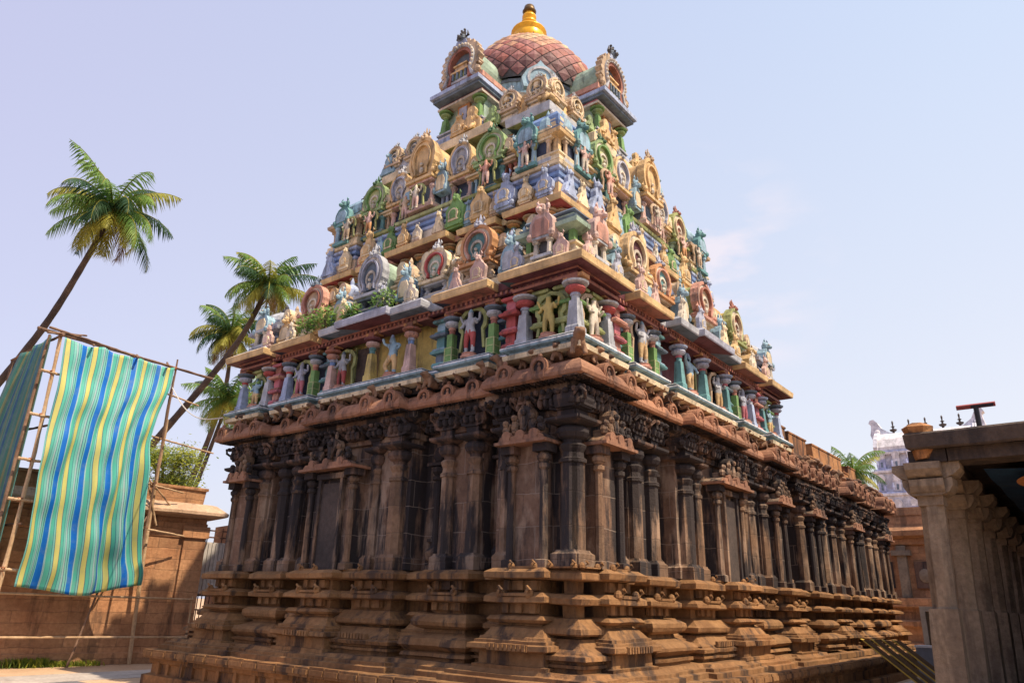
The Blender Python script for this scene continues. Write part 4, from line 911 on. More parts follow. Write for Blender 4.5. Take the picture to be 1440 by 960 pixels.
# ------------------------------------------------------------------ hall beyond the tower
hall = thing('temple_hall', 'low dark stone hall with carved pilasters and orange parapet blocks running back behind the tower', 'hall', (13, -3, G))
def rect_plan(bays, x1, yb):
    pts = [(bays[0][0], yb)]
    for t0, t1, d in bays: pts += [(t0, -d), (t1, -d)]
    pts += [(x1, yb)]; return pts
X1 = 19.6
HB = [(6.9, 7.6, 5.6), (7.6, 9.4, 6.0), (9.4, 10.0, 5.6), (10.0, 11.6, 6.0), (11.6, 12.4, 5.6), (12.4, 14.4, 6.05), (14.4, 15.0, 5.6), (15.0, 16.8, 6.0), (16.8, 17.4, 5.6), (17.4, 19.4, 6.0)]
mb = MB(); mb.ring(rect_plan([(6.9, 19.2, 5.5)], 19.2, 1.0), [(.9, .25), (.9, .4), (.6, .45), (.5, .5), (.5, .7), (.2, .74), (.2, .9), (.26, .95), (.1, 1.1), (.1, 1.2), (.16, 1.24), (.0, 1.4), (.0, 1.6), (.12, 1.64), (.12, 1.74), (0, 1.8), (0, 2.05), (.2, 2.06), (.2, 2.2), (-.5, 2.25)], ST_BASE, .018, .4, closed=False); mb.build('moulded_base', hall)
for k, (t0, t1) in enumerate(((7.0, 7.4), (7.95, 9.0), (9.55, 9.8), (10.3, 11.3), (11.8, 12.1), (12.75, 14.0), (14.6, 14.85), (15.35, 16.5), (17.0, 17.2), (17.8, 19.2))): bay_block('R', t0, t1, 5.95 if k % 2 else 5.7, (P_STEP, P_TORUS, P_FACE)[k % 3], hall)
mb = MB(); mb.ring(rect_plan([(6.9, 19.4, 6.0)], 19.4, 1.0), [(1.02, G), (1.02, G+.24), (.86, G+.28), (.86, -.1), (.92, -.06), (.92, .03), (1.0, .06), (1.03, .15), (1.0, .25), (.6, .27)], ST_BASE, .02, .5, closed=False); mb.build('platform', hall)
kerb_blocks('R', 7.0, 20.4, 6.98, hall)
HW = [(a+(.05 if d > 5.7 else -.05), b-(.05 if d > 5.7 else -.05), d-.3) for a, b, d in HB]
mb = MB(); mb.ring(rect_plan(HW, HW[-1][1], 1.0), [(.06, 2.26), (.06, 2.5), (0, 2.55), (0, 3.5), (0, 4.5), (0, 5.2), (.12, 5.25), (.12, 5.34), (0, 5.36), (0, 5.55), (.22, 5.7), (.25, 6.1)], ST_WALL, .02, .5, closed=False); mb.build('carved_wall', hall)
for t, me in ((7.8, PIL), (9.2, PIL), (10.2, PIL), (11.4, PIL), (12.6, PIL), (14.2, PIL), (15.2, PIER), (16.6, PIL), (17.6, PIL), (19.2, PIER)): put(me, 'R', t, 5.74, 2.25, 'pilaster', hall)
for t in (8.5, 13.4, 18.4): put_aed(A1, 'R', t, 6.0, parent=hall)
for t in (9.7, 12.0, 14.7, 17.1): put(KPM, 'R', t, 5.4, 2.25, 'jar_pillar', hall)
for k in range(20): put(BRK, 'R', 7.3+k*.63, 5.7, 5.34, 'carved_bracket', hall, (1, 1, random.uniform(.8, 1.1)))
HE = [(6.6, 11.7, 6.12), (11.7, 12.3, 5.8), (12.3, 14.5, 6.4), (14.5, 15.0, 5.8), (15.0, 16.9, 6.2), (16.9, 17.3, 5.8), (17.3, 19.7, 6.4)]
mb = MB(); mb.ring(rect_plan(HE, 19.7, 1.0), [(-1.0, 6.0), (-.5, 5.96), (-.09, 5.83), (-.02, 5.86), (0, 5.93), (-.03, 6.02), (-.10, 6.14), (-.2, 6.24), (-.38, 6.3), (-.45, 6.3), (-.45, 6.34), (-6, 6.34)], ST_EAVE, .015, .4, closed=False); mb.build('stone_eave', hall)
for t in (7.2, 8.0, 8.8, 9.6, 10.4, 11.2, 12.7, 13.4, 14.1, 15.3, 16.0, 16.7, 17.6, 18.4, 19.3): put(KD, 'R', t, 6.36 if (12.3 < t < 14.5 or t > 17.3) else 6.1, 5.87, 'horseshoe_arch', hall, 1.1 if t > 12 else .95)
for k in range(26):
    s_ = random.uniform(.5, .85); o = put(yl, 'R', 7.0+k*.49, 5.75, 6.28, 'carved_beast', hall, (s_, s_, s_)); o.rotation_euler[2] += random.uniform(-.8, .8)
for x0, x1, h in ((7.6, 10.0, 1.5), (10.25, 12.2, 1.42), (12.5, 13.0, .9), (13.2, 17.2, 1.45), (17.35, 18.2, .95), (18.4, 19.6, 1.35)):
    m = MB(); m.box(x0, x1, -4.95, -3.6, 6.3, 6.6+h, ST_ORANGE); m.box(x0-.03, x1+.03, -4.98, -3.57, 6.6+h, 6.66+h, ST_ORANGE); m.v = [jit(v, .05) for v in m.v]
    m.build('parapet_block', hall).location = (-13, 3, -G)
for o in hall.children:
    if o.name.startswith(('moulded_base', 'platform', 'carved_wall', 'stone_eave')): o.location = (-13, 3, -G)
for o in tower.children:
    if o.name.split('.')[0] in ('moulded_base', 'base_steps', 'platform', 'carved_wall', 'stone_eave', 'frieze_wall', 'storey_ledge', 'painted_wall', 'red_beam', 'cornice', 'parapet_base', 'moulded_courses'): o.location = (0, 0, -G)

# ------------------------------------------------------------------ colonnade on the right
col = thing('pillared_hall', 'open stone pillared hall with flat roof on the right, its near corner pillar sunlit', 'hall', (1, -10.5, G))
def wbuild(mb, name, parent, root=None, smooth=False):
    o = mb.build(name, parent, smooth); o.location = -(root or parent).location; return o
YR = -10.45
def gran_pillar(x, y, lean=.045):
    m = MB(); s = .28
    def jprof(prof, n=4):
        vs0 = len(m.v); m.stack(x, y, prof, ST_GREY, n)
        m.v[vs0:] = [jit((v[0]-.02*(v[2]-G), v[1]-lean*(v[2]-G), v[2]), .018) for v in m.v[vs0:]]
    jprof([(G, s*1.12), (0, s*1.1), (.6, s*1.08), (1.2, s*1.06), (1.75, s*1.04)]); jprof([(1.75, s*.98), (1.8, s*.9), (3, s*.88), (3.9, s*.86), (4.0, s*.86)], 8); jprof([(4.0, s*.95), (4.3, s*.95)])
    return m
for i in range(7):
    x = 2.1+i*3.05
    o = wbuild(gran_pillar(x, YR), 'pillar', col)
    m = MB(); xc, yc_ = x-.1, YR-.22
    for k, (z, a) in enumerate(((4.22, .52), (4.58, .70))):
        m.prism([(-a, z+.36), (-a, z+.2), (-a*.82, z+.06), (-a*.55, z), (a*.55, z), (a*.82, z+.06), (a, z+.2), (a, z+.36)], -.38-.03*k, .38+.03*k, ST_GREY, Matrix.Translation((xc, yc_, 0)) @ Matrix.Rotation(pi/2, 4, 'Z'))
        m.prism([(-a, z+.35), (-a, z+.2), (-a*.82, z+.07), (-a*.55, z+.01), (a*.55, z+.01), (a*.82, z+.07), (a, z+.2), (a, z+.35)], -.36, .36, ST_GREY, Matrix.Translation((xc, yc_, 0)))
    m.v = [jit(v, .035) for v in m.v]
    wbuild(m, 'bracket_capital', col)
for i in range(5):
    for y in (-14.0, -17.5):
        wbuild(gran_pillar(5.0+i*3.05, y, .02), 'pillar', col)
YB = YR-.3
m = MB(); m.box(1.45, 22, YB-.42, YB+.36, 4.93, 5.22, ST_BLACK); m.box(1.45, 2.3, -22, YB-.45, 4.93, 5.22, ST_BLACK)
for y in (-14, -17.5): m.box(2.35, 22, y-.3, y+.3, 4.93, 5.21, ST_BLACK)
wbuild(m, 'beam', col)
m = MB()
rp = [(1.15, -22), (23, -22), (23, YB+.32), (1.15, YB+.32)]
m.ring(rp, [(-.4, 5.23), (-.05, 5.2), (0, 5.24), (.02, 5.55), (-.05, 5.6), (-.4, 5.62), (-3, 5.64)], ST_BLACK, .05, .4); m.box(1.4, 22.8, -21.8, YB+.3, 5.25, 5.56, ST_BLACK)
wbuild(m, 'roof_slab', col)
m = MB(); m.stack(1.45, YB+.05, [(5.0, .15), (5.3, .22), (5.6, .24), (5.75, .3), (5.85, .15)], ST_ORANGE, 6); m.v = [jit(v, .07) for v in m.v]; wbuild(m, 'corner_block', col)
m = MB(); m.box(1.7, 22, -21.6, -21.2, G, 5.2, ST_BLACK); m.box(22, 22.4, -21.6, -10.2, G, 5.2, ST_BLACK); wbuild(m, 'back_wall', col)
m = MB(); m.box(1.5, 22, -21, YR+.7, G, G+.2, ST_BLACK); wbuild(m, 'floor_slab', col)  # near-black floor puts the dim interior's shade into its colour

# blue painted cloth canopy hanging under the roof
m = MB(); bm_, t_, b_ = _base('blue_cloth', .8); p_ = _pos(t_)
c_ = _mix(t_, _ramp(t_, _noise(t_, 2, 4, p_), (.4, 0.), (.7, 1.)), (.008, .03, .075), (.012, .05, .11)); t_.links.new(c_, b_.inputs['Base Color'])
nx, ny = 20, 10; vs = []
for i in range(nx+1):
    for j in range(ny+1):
        x = 2.5+i*.62; y = -11.75-j*.32; z = 4.85-.10*sin(pi*((i % 5)/5))*.6-.08*sin(pi*j/ny); vs.append((x, y, z))
m.add(vs, [(i*(ny+1)+j, (i+1)*(ny+1)+j, (i+1)*(ny+1)+j+1, i*(ny+1)+j+1) for i in range(nx) for j in range(ny)], bm_)
can = m.build('cloth_canopy'); tag(can, 'dark blue cloth canopy with an orange oval motif stretched under the right hand roof', 'canopy')
sl = can.modifiers.new('thick', 'SOLIDIFY'); sl.thickness = .01
m = MB(); oc = plain('motif_orange', (.45, .2, .08), .8); rc_ = plain('motif_red', (.45, .06, .08), .8)
ring_o = [(3.4+1.25*cos(a), -12.9+.62*sin(a)) for a in [2*pi*k/28 for k in range(28)]]; ring_i = [(3.4+.95*cos(a), -12.9+.42*sin(a)) for a in [2*pi*k/28 for k in range(28)]]
for k in range(28):
    k2 = (k+1) % 28; m.add([(*ring_o[k], 4.62), (*ring_o[k2], 4.62), (*ring_i[k2], 4.62), (*ring_i[k], 4.62)], [(0, 1, 2, 3)], oc)
for q in range(5):
    a = 2*pi*q/5; m.add([(3.4+.5*cos(a), -12.9+.25*sin(a), 4.615), (3.4+.8*cos(a+.3), -12.9+.36*sin(a+.3), 4.615), (3.4+.5*cos(a+.6), -12.9+.25*sin(a+.6), 4.615), (3.4+.15*cos(a+.3), -12.9+.08*sin(a+.3), 4.615)], [(0, 1, 2, 3)], rc_)
mo = m.build('painted_motif'); mo.parent = can; s2 = mo.modifiers.new('t', 'SOLIDIFY'); s2.thickness = .004

# floodlight on the roof
fl_ = thing('floodlight', 'dark red box floodlight on a thin black post on the flat roof at right', 'floodlight', (3.4, -11.75, 5.6))
m = MB(); m.tube([(0, 0, 0), (-.04, 0, .92)], .06, plain('black_iron', (.03, .03, .035), .5), 8); m.build('post', fl_).location = (0, 0, 0)
m = MB(); m.box(-.06, .06, -.42, .42, -.05, .05, plain('lamp_red', (.30, .07, .06), .5)); o = m.build('lamp_box', fl_); o.location = (-.04, 0, .96); o.rotation_euler = (0, radians(-25), 0)
m = MB(); m.box(-.068, -.06, -.38, .1, -.035, .035, plain('lamp_glass', (.05, .04, .05), .2)); q = m.build('lens', o)
m = MB(); m.tube([(.02, .1, .62), (.03, .12, .3), (.02, .02, .02)], .006, plain('black_iron', (.03, .03, .035)), 4); m.build('cable', fl_).location = (0, 0, 0)

# ------------------------------------------------------------------ background gallery and white gopuram
gal = thing('stone_gallery', 'brown stone gallery wall with mouldings closing the lane behind the hall', 'building', (27, -2, G))
m = MB(); gp = [(26, 20), (26, -16), (34, -16), (34, 20)]
m.ring([(26, -16), (34, -16), (34, 20), (26, 20)], [(.7, G), (.7, .3), (.4, .35), (.4, 1.0), (.6, 1.1), (.6, 1.3), (.1, 1.4), (.1, 1.9), (.45, 2.0), (.45, 2.4), (0, 2.45), (0, 5.0), (.2, 5.05), (.2, 5.35), (.7, 5.45), (.75, 5.7), (.3, 5.95), (.3, 6.5), (.35, 6.5), (.35, 6.9), (-3, 7)], ST_RED, .02, 1.0)
wbuild(m, 'moulded_wall', gal)
for k in range(7):
    m = MB(); y = -9+k*1.9; m.box(25.75, 26.05, y-.22, y+.22, 2.45, 5.0, ST_GREY); m.box(25.6, 26.05, y-.45, y+.45, 4.5, 4.75, ST_GREY); wbuild(m, 'pilaster', gal)
    m = MB(); m.box(25.9, 26.02, y+.5, y+1.4, 2.9, 4.2, ST_DARK); m.ball((25.9, y+.95, 3.5), (.1, .3, .35), ST_GREY, 10); wbuild(m, 'niche_relief', gal)

gop = thing('gateway_tower', 'distant whitewashed gateway tower with two curled horns on its barrel roof', 'tower', (62, -2, G))
WH = paint((.60, .61, .68), .25); WB = paint((.38, .42, .62), .2); WP = paint((.66, .65, .68), .3)
yc = -2.0
m = MB()
for z0, z1, hx, hy in ((G-1, 7, 4.2, 5.2), (7, 9.6, 3.7, 4.9), (9.6, 12.0, 3.3, 4.65), (12.0, 14.2, 3.0, 4.45), (14.2, 16.0, 2.6, 4.3)):
    m.box(62-hx, 62+hx, yc-hy, yc+hy, z0, z1-.35, WH); m.box(62-hx-.25, 62+hx+.25, yc-hy-.25, yc+hy+.25, z1-.35, z1-.15, WP); m.box(62-hx-.1, 62+hx+.1, yc-hy-.1, yc+hy+.1, z1-.15, z1+.01, WB)
wbuild(m, 'tiers', gop)
for z0, hx, hy in ((7, 3.7, 4.9), (9.6, 3.3, 4.65), (12.0, 3.0, 4.45), (14.2, 2.6, 4.3)):
    for k in range(7):
        y = yc-hy+.5+k*(2*hy-1)/6; m = MB(); m.box(62-hx-.3, 62-hx, y-.3, y+.3, z0+.05, z0+1.0, WH if k % 2 else WB); m.prism([(a, b+z0+1.0) for a, b in hs(.34, .3, n=10)], -.12, .1, WP, Matrix.Translation((62-hx-.2, y, 0)) @ Matrix.Rotation(-pi/2, 4, 'Z'))
        m.box(62-hx-.32, 62-hx-.28, y-.1, y+.1, z0+.2, z0+.7, C('slate')); m.ball((62-hx-.35, y+.35, z0+.45), (.1, .12, .4), WB, 6)
        wbuild(m, 'niche', gop)
m = MB(); 
arc = [(-2.5, 0), (-2.6, .5), (-2.2, 1.3), (-1.3, 2.0), (0, 2.3), (1.3, 2.0), (2.2, 1.3), (2.6, .5), (2.5, 0)]
m.prism([(x, z+15.9) for x, z in arc], -4.15, 4.15, WP, Matrix.Translation((62, yc, 0))); wbuild(m, 'barrel_roof', gop)
for q in (-1, 1):
    m = MB(); y = yc+q*4.2
    m.prism([(x*1.12, z*1.1+15.85) for x, z in arc], -.18, .18, WH, Matrix.Translation((62, y, 0)))
    hp = [(-2.2, 17.3), (-2.0, 17.95), (-1.0, 18.2), (-.3, 18.7), (0, 19.3), (.3, 19.65), (.65, 19.6), (.8, 19.3), (.6, 19.15), (.62, 18.7), (.75, 18.1), (.5, 17.3)]
    m.add([(61.5, y+q*a_, z_) for a_, z_ in hp]+[(62.5, y+q*a_, z_) for a_, z_ in hp], [tuple(range(12)), tuple(range(23, 11, -1))]+[(k, (k+1) % 12, (k+1) % 12+12, k+12) for k in range(12)], WH)
    m.ball((61.5, y+q*.1, 18.3), (.15, .3, .3), WP, 8)
    wbuild(m, 'horn', gop)
bk = plain('dark_copper', (.06, .045, .04), .5)
for k in range(5):
    y = yc-2.9+k*1.45; m = MB(); m.stack(62, y, [(18.1, .12), (18.3, .1), (18.42, .3), (18.55, .34), (18.62, .1), (18.75, .08), (18.85, .2), (18.92, .06), (19.3, .09), (19.45, .02)], bk, 10); wbuild(m, 'finial', gop)
gop.location.z += .4

# ------------------------------------------------------------------ compound wall, left
cw = thing('compound_wall', 'orange red stone compound wall with pale coping behind the bamboo scaffold', 'wall', (-5, 13.2, G))
ang = math.atan2(12.72-13.6, -3.55+8.05)           # wall line
Mw = Matrix.Translation((-4.45, 12.98, 0)) @ Matrix.Rotation(ang, 4, 'Z')
m = MB()
def wall_ring(mb, x0, x1, prof_, mat, back=3.0, j=.02):
    pl = [(x0, 0), (x1, 0), (x1, back), (x0, back)]
    k0 = len(mb.v); mb.ring(pl, prof_, mat, j, .6); mb.v[k0:] = [tuple(Mw @ Vector(v)) for v in mb.v[k0:]]
XR = 1.85
wall_ring(m, -30, XR, [(.12, G), (.12, G+.35), (.02, G+.38), (0, 1.2), (0, 3.55), (.04, 3.6), (.04, 4.1), (.0, 4.12), (0, 4.35)], ST_RED)
wbuild(m, 'masonry', cw)
m = MB(); wall_ring(m, -30, XR, [(0, 4.3), (.5, 4.36), (.56, 4.4), (.56, 4.5), (.2, 4.78), (.05, 4.82), (-.5, 4.84)], stone('coping', (.46, .32, .22), (.58, .42, .30), .5, (1.3, 9., .2), .58)); wbuild(m, 'coping', cw)
m = MB(); wall_ring(m, -30, XR-.1, [(-.1, 4.8), (-.08, 5.3), (-.02, 5.32), (-.02, 5.42), (-2.5, 5.43)], ST_RED); wbuild(m, 'upper_course', cw)
m = MB(); m.box(XR-.75, XR+.03, -.1, .6, G, 3.6, ST_RED, Mw); m.box(XR-.85, XR+.1, -.18, .6, 3.6, 4.0, ST_RED, Mw); wbuild(m, 'corner_pier', cw)
m = MB(); m.box(XR+1.4, XR+8, 1.0, 3.0, G, 4.3, ST_RED, Mw); wbuild(m, 'side_wall', cw)
gt = thing('metal_gate', 'pale ribbed metal gate between the compound wall corner and the temple', 'gate', tuple(Mw @ Vector((XR+.7, .8, G))))
wmt = plain('pale_sheet', (.55, .52, .5), .5, .2)
m = MB()
for k in range(12): m.box(XR+.05+k*.14, XR+.15+k*.14, .78, .82, 1.7, 3.5, wmt, Mw)
m.box(XR, XR+1.75, .82, .85, 1.65, 3.55, wmt, Mw); wbuild(m, 'ribbed_panel', gt)
m = MB(); dkm = plain('rust_iron', (.12, .06, .04), .7)
for k in range(12): m.box(XR+.07+k*.14, XR+.1+k*.14, .76, .79, .5, 1.6, dkm, Mw)
m.box(XR-.02, XR+.04, .74, .80, .5, 4.0, dkm, Mw)
for z in (.55, 1.1, 1.6, 3.7, 3.95): m.box(XR, XR+1.7, .74, .80, z, z+.05, dkm, Mw)
for k in range(6): m.box(XR+.07+k*.28, XR+.1+k*.28, .76, .79, 3.55, 4.1, dkm, Mw)
wbuild(m, 'grille', gt)

# ------------------------------------------------------------------ bamboo scaffold with two striped cloths
sc_ = thing('bamboo_scaffold', 'lashed bamboo pole scaffold carrying the striped cloths', 'scaffold', (-7, 12.4, G))
bam = stone('bamboo', (.42, .27, .15), (.62, .44, .28), .35, None, .6, .4); bam2 = stone('bamboo_dark', (.16, .09, .06), (.30, .19, .13), .4, None, .55, .4)
lash = plain('coir_rope', (.30, .12, .06), .9)
def cane(p0, p1, r=.045, mt=bam, bend=.03, name='bamboo_pole', parent=sc_):
    p0, p1 = Vector(p0), Vector(p1); n = 9; L_ = (p1-p0).length; pts = []; rr = []
    ax = Vector((random.uniform(-1, 1), random.uniform(-1, 1), random.uniform(-.4, .4)))*bend*L_*.35
    for k in range(n*2+1):
        t = k/(n*2); pts.append(p0.lerp(p1, t)+ax*sin(pi*t)+Vector((random.uniform(-1, 1), random.uniform(-1, 1), random.uniform(-1, 1)))*.006); rr.append(r*(1.12 if k % 2 else .94)*(1.08-.2*t))
    m = MB(); m.tube(pts, rr, mt, 7); return wbuild(m, name, parent)
def knot(p, r=.09):
    m = MB()
    for k in range(4):
        a = random.uniform(0, pi); q = Vector((cos(a)*r, sin(a)*r, random.uniform(-.05, .05))); m.tube([Vector(p)-q, Vector(p)+q], .02, lash, 5)
    m.ball(p, (r*.7, r*.7, r*.8), lash, 6); m.tube([Vector(p), Vector(p)+Vector((.05, -.05, -.18))], .008, lash, 4)
    wbuild(m, 'lashing', sc_)
Y0 = 11.93; XL, XRR = -9.2, -5.27
cane((XL-.05, Y0, G), (XL+.02, Y0, 9.6), .06); cane((XL-.22, Y0+.35, G), (XL-.2, Y0+.3, 9.5), .05, bam2)
cane((XRR+.02, Y0, 2.0), (XRR+.05, Y0, 9.75), .035, bam2); cane((-4.55, 12.72, G), (-5.0, 12.3, 7.6), .062); cane((-5.05, 12.3, 6.9), (-5.1, 12.2, 9.2), .03, bam2)
cane((XL-.7, Y0-.05, 9.52), (XRR+1.5, Y0-.05, 9.36), .05, bam2, .01); cane((XL-.4, Y0-.12, 9.62), (XL+2.6, Y0-.1, 9.42), .04, bam2, .01)
cane((XL, Y0-.3, 9.45), (XL, Y0+4, 9.35), .04, bam2)
for x, l in ((XL+1.0, .9), (XL+2.5, .9), (XL+3.6, .8)): cane((x-.1, Y0-l*.5, 9.3), (x+.25, Y0+l*.6, 9.68), .035, bam2, .0)
cane((XL-.5, Y0-.4, 9.35), (XL+.9, Y0+.3, 9.8), .035, bam2, 0)
for z in (2.2, 4.2, 5.4, 6.8, 8.2): cane((XL-.35, Y0-.1, z), (XL+.45, Y0-.1, z-.02), .045, bam); knot((XL-.02, Y0-.08, z))
for z, x1 in ((8.5, -3.9), (6.85, -3.0), (5.25, -3.9), (3.75, -3.6)): cane((XRR-.9, Y0+.1, z+.05), (x1, Y0+.4, z-.15), .032, bam, .02); knot((XRR+.1, Y0+.1, z), .07)
cane((-5.6, 12.2, 6.0), (-4.6, 12.5, 3.9), .035, bam); cane((-5.5, 12.3, 5.6), (-3.9, 12.6, 4.4), .03, bam); cane((-5.75, 12.1, 2.8), (-4.85, 12.5, 4.4), .03, bam2)
for x, z in ((XL, 9.5), (XL+2.4, 9.42), (XRR, 9.38)): knot((x, Y0-.05, z), .1)
cane((XL, Y0+3.9, G), (XL, Y0+3.9, 9.3), .05, bam2); cane((XL-.2, Y0+4, 6.5), (XL+.2, Y0-.3, 6.5), .04, bam2); cane((XL+.1, Y0+4, 3.5), (XL+.1, Y0-.3, 3.5), .04, bam2)
tarp2 = MB()
# cloth
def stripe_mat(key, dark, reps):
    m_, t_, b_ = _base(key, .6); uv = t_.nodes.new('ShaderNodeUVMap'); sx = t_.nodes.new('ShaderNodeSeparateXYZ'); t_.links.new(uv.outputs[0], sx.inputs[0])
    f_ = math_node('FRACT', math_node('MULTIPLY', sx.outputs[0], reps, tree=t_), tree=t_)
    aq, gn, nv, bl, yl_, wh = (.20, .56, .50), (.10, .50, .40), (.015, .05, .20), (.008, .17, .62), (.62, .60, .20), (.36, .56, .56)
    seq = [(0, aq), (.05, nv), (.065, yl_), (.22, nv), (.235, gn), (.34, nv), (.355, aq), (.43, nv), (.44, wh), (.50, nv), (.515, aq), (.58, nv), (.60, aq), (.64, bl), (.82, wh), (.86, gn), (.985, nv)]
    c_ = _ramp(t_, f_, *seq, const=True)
    if dark: c_ = _mix(t_, .72, c_, (.045, .115, .10))  # side cloth: same stripes darkened, its shade mixed into the colour
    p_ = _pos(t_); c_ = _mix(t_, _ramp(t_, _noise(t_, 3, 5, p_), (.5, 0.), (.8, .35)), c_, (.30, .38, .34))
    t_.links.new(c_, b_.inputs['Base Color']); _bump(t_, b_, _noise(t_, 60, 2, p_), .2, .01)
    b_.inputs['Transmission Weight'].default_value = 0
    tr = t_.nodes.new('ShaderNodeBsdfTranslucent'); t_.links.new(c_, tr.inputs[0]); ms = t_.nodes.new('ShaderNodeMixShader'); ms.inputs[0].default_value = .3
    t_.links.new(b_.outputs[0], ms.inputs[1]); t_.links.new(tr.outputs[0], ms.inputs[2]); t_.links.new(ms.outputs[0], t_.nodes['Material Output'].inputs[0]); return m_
def cloth(name, fn, nu, nv, mat):
    vs = [fn(i/nu, j/nv) for j in range(nv+1) for i in range(nu+1)]; W_ = nu+1
    fs = [(j*W_+i, j*W_+i+1, (j+1)*W_+i+1, (j+1)*W_+i) for j in range(nv) for i in range(nu)]
    me = bpy.data.meshes.new(name); me.from_pydata(vs, [], fs); me.materials.append(mat); uvl = me.uv_layers.new()
    for p_ in me.polygons:
        p_.use_smooth = True
        for li in p_.loop_indices: vi = me.loops[li].vertex_index; uvl.data[li].uv = ((vi % W_)/nu, (vi//W_)/nv)
    o = bpy.data.objects.new(name, me); S.collection.objects.link(o); s_ = o.modifiers.new('thick', 'SOLIDIFY'); s_.thickness = .008
    return o
def f1(u, v):       # u along the top from near corner to the right, v down
    top = 9.42-.03*u+.02*sin(u*25)*(1-v)-.10*sin(pi*(u*3 % 1))*(1-v)**3; bot = 1.72+.05*sin(u*9)+.22*sin(pi*u)*-1+.15*u
    z = top+(bot-top)*v; xr = XRR-.06-.75*sin(pi*min(1, v*1.05))**1.3*.75+.05*sin(v*14); xl = XL+.12-.1*sin(pi*v)+.06*sin(v*9)+.15*v
    if v > .9: xr += (v-.9)*1.0
    x = xl+(xr-xl)*u
    y = Y0-.14-.55*sin(pi*v*.9)**1.2-.16*sin(u*11+v*3)*v-.09*sin(u*23-v*5)*v-.05*sin(v*30+u*4)*.4
    y += .10*noise.noise(Vector((u*9+v*3, v*7, 3)))+.05*sin(u*37+v*9)*min(1, v*3)+.06*noise.noise(Vector((u*5, v*9, 1)))+.09*noise.noise(Vector((u*12, v*4, 7)))*v; return (x, y, z)
c1 = cloth('shade_cloth', f1, 60, 80, stripe_mat('striped_cloth', False, 4.4)); tag(c1, 'bright blue, green and yellow striped cloth hung in front of the scaffold', 'cloth')
def f2(u, v):       # side cloth, u away from near corner
    top = 9.42-.25*u; bot = 1.9-.2*u; z = top+(bot-top)*v; far = 2.6+1.6*v**.7
    y = Y0+.1+u*far; x = XL-.2-.35*sin(pi*v*.8)*u-.1*sin(u*17+v*2)*u; return (x, y, z)
c2 = cloth('shade_cloth', f2, 50, 50, stripe_mat('shaded_striped_cloth', True, 4.4)); tag(c2, 'green striped cloth on the far left side of the scaffold, shade mixed into its colour', 'cloth')
# small shrine body wrapped inside the scaffold is not visible; bamboo rail fence in front of the wall
rf = thing('bamboo_rail', 'low bamboo rail fence of two long canes tied to thin posts', 'fence', (-6, 12.4, G))
def fp(x, y): 
    return (x, y)
cane((-11.5, 12.75, 1.55), (-3.0, 12.05, 1.48), .035, bam, .008, 'rail', rf); cane((-11.5, 12.75, .34), (-3.1, 12.05, .25), .035, bam, .012, 'rail', rf)
cane((-6.55, 12.6, G), (-6.1, 12.5, 1.75), .035, bam2, .02, 'post', rf); cane((-3.05, 12.1, G), (-3.05, 12.08, 1.6), .03, bam, .01, 'post', rf)
# rope from scaffold to the temple
m = MB(); pts = []
for k in range(13): t = k/12; pts.append(Vector((-5.2, 12.1, 8.8)).lerp(Vector((-6.3, 6.3, 6.6)), t)+Vector((0, 0, -.5*sin(pi*t))))
m.tube(pts, .018, plain('white_rope', (.6, .55, .5), .8), 5); tag(m.build('rope'), 'pale rope slung from the scaffold top to the temple eave', 'rope')

# ------------------------------------------------------------------ small things on the right lane
pb = thing('plank_stack', 'yellow edged dark planks leaning down from the plinth at the lane', 'planks', (8.8, -7.8, G))
yel = plain('yellow_edge', (.62, .42, .07), .6); blk = plain('dark_plank', (.12, .08, .045), .7)
for k in range(4):
    m = MB(); y0 = -7.15-k*.27; x0 = 8.2+.12*k; Mp = Matrix.Translation((x0, 0, 0))
    q = [(y0, .86), (y0-1.75, -.56), (y0-1.95, -.56), (y0-.22, .86)]; e = [(y0+.02, .88), (y0-1.73, -.56), (y0-1.79, -.56), (y0-.05, .86)]
    for pl_, xa, xb, mt in ((q, 0, .06, blk), (e, -.03, .2, yel)):
        m.add([(xa, y, z) for y, z in pl_]+[(xb, y, z) for y, z in pl_], [(0, 1, 2, 3), (7, 6, 5, 4), (0, 4, 5, 1), (1, 5, 6, 2), (2, 6, 7, 3), (3, 7, 4, 0)], mt, Mp)
    wbuild(m, 'plank', pb)
bn = thing('white_bin', 'grey metal box with a white top edge behind the corner pillar', 'bin', (11.4, -8.6, G))
m = MB(); m.box(-.4, .4, -.5, .5, 0, 1.22, plain('grey_tin', (.20, .21, .23), .5)); m.build('box', bn).location = (0, 0, 0)
m = MB(); m.box(-.43, .43, -.53, .53, 1.22, 1.28, plain('white_enamel', (.7, .68, .66), .5)); m.build('rim', bn).location = (0, 0, 0)
wf = thing('notice_frame', 'upright beige metal frame standing behind the corner pillar', 'frame', (12.1, -8.35, G))
m = MB(); fm = plain('beige_metal', (.48, .40, .30), .6)
m.box(-.05, .05, .0, .16, 1.0, 2.5, fm); m.box(-.05, .05, -.9, -.74, 1.0, 2.5, fm); m.box(-.05, .05, -.74, 0, 2.34, 2.5, fm); m.box(-.05, .05, -.74, .0, 1.0, 1.12, fm); m.box(-.05, .05, .0, .1, 0, 1.0, fm); m.box(-.05, .05, -.9, -.8, 0, 1.0, fm)
m.build('frame', wf).location = (0, 0, 0)
m = MB(); m.box(-.02, .03, -.73, -.01, 1.13, 2.33, blk); m.build('panel', wf).location = (0, 0, 0)
pn = thing('ground_spike', 'small dark iron stub sticking up from the pavement edge at lower left', 'stub', (-9.3, 5.9, G))
m = MB(); m.stack(0, 0, [(0, .13), (.05, .13), (.07, .08), (.13, .07), (.16, .02)], plain('black_iron', (.03, .03, .035)), 8); m.build('stub', pn).location = (0, 0, 0)

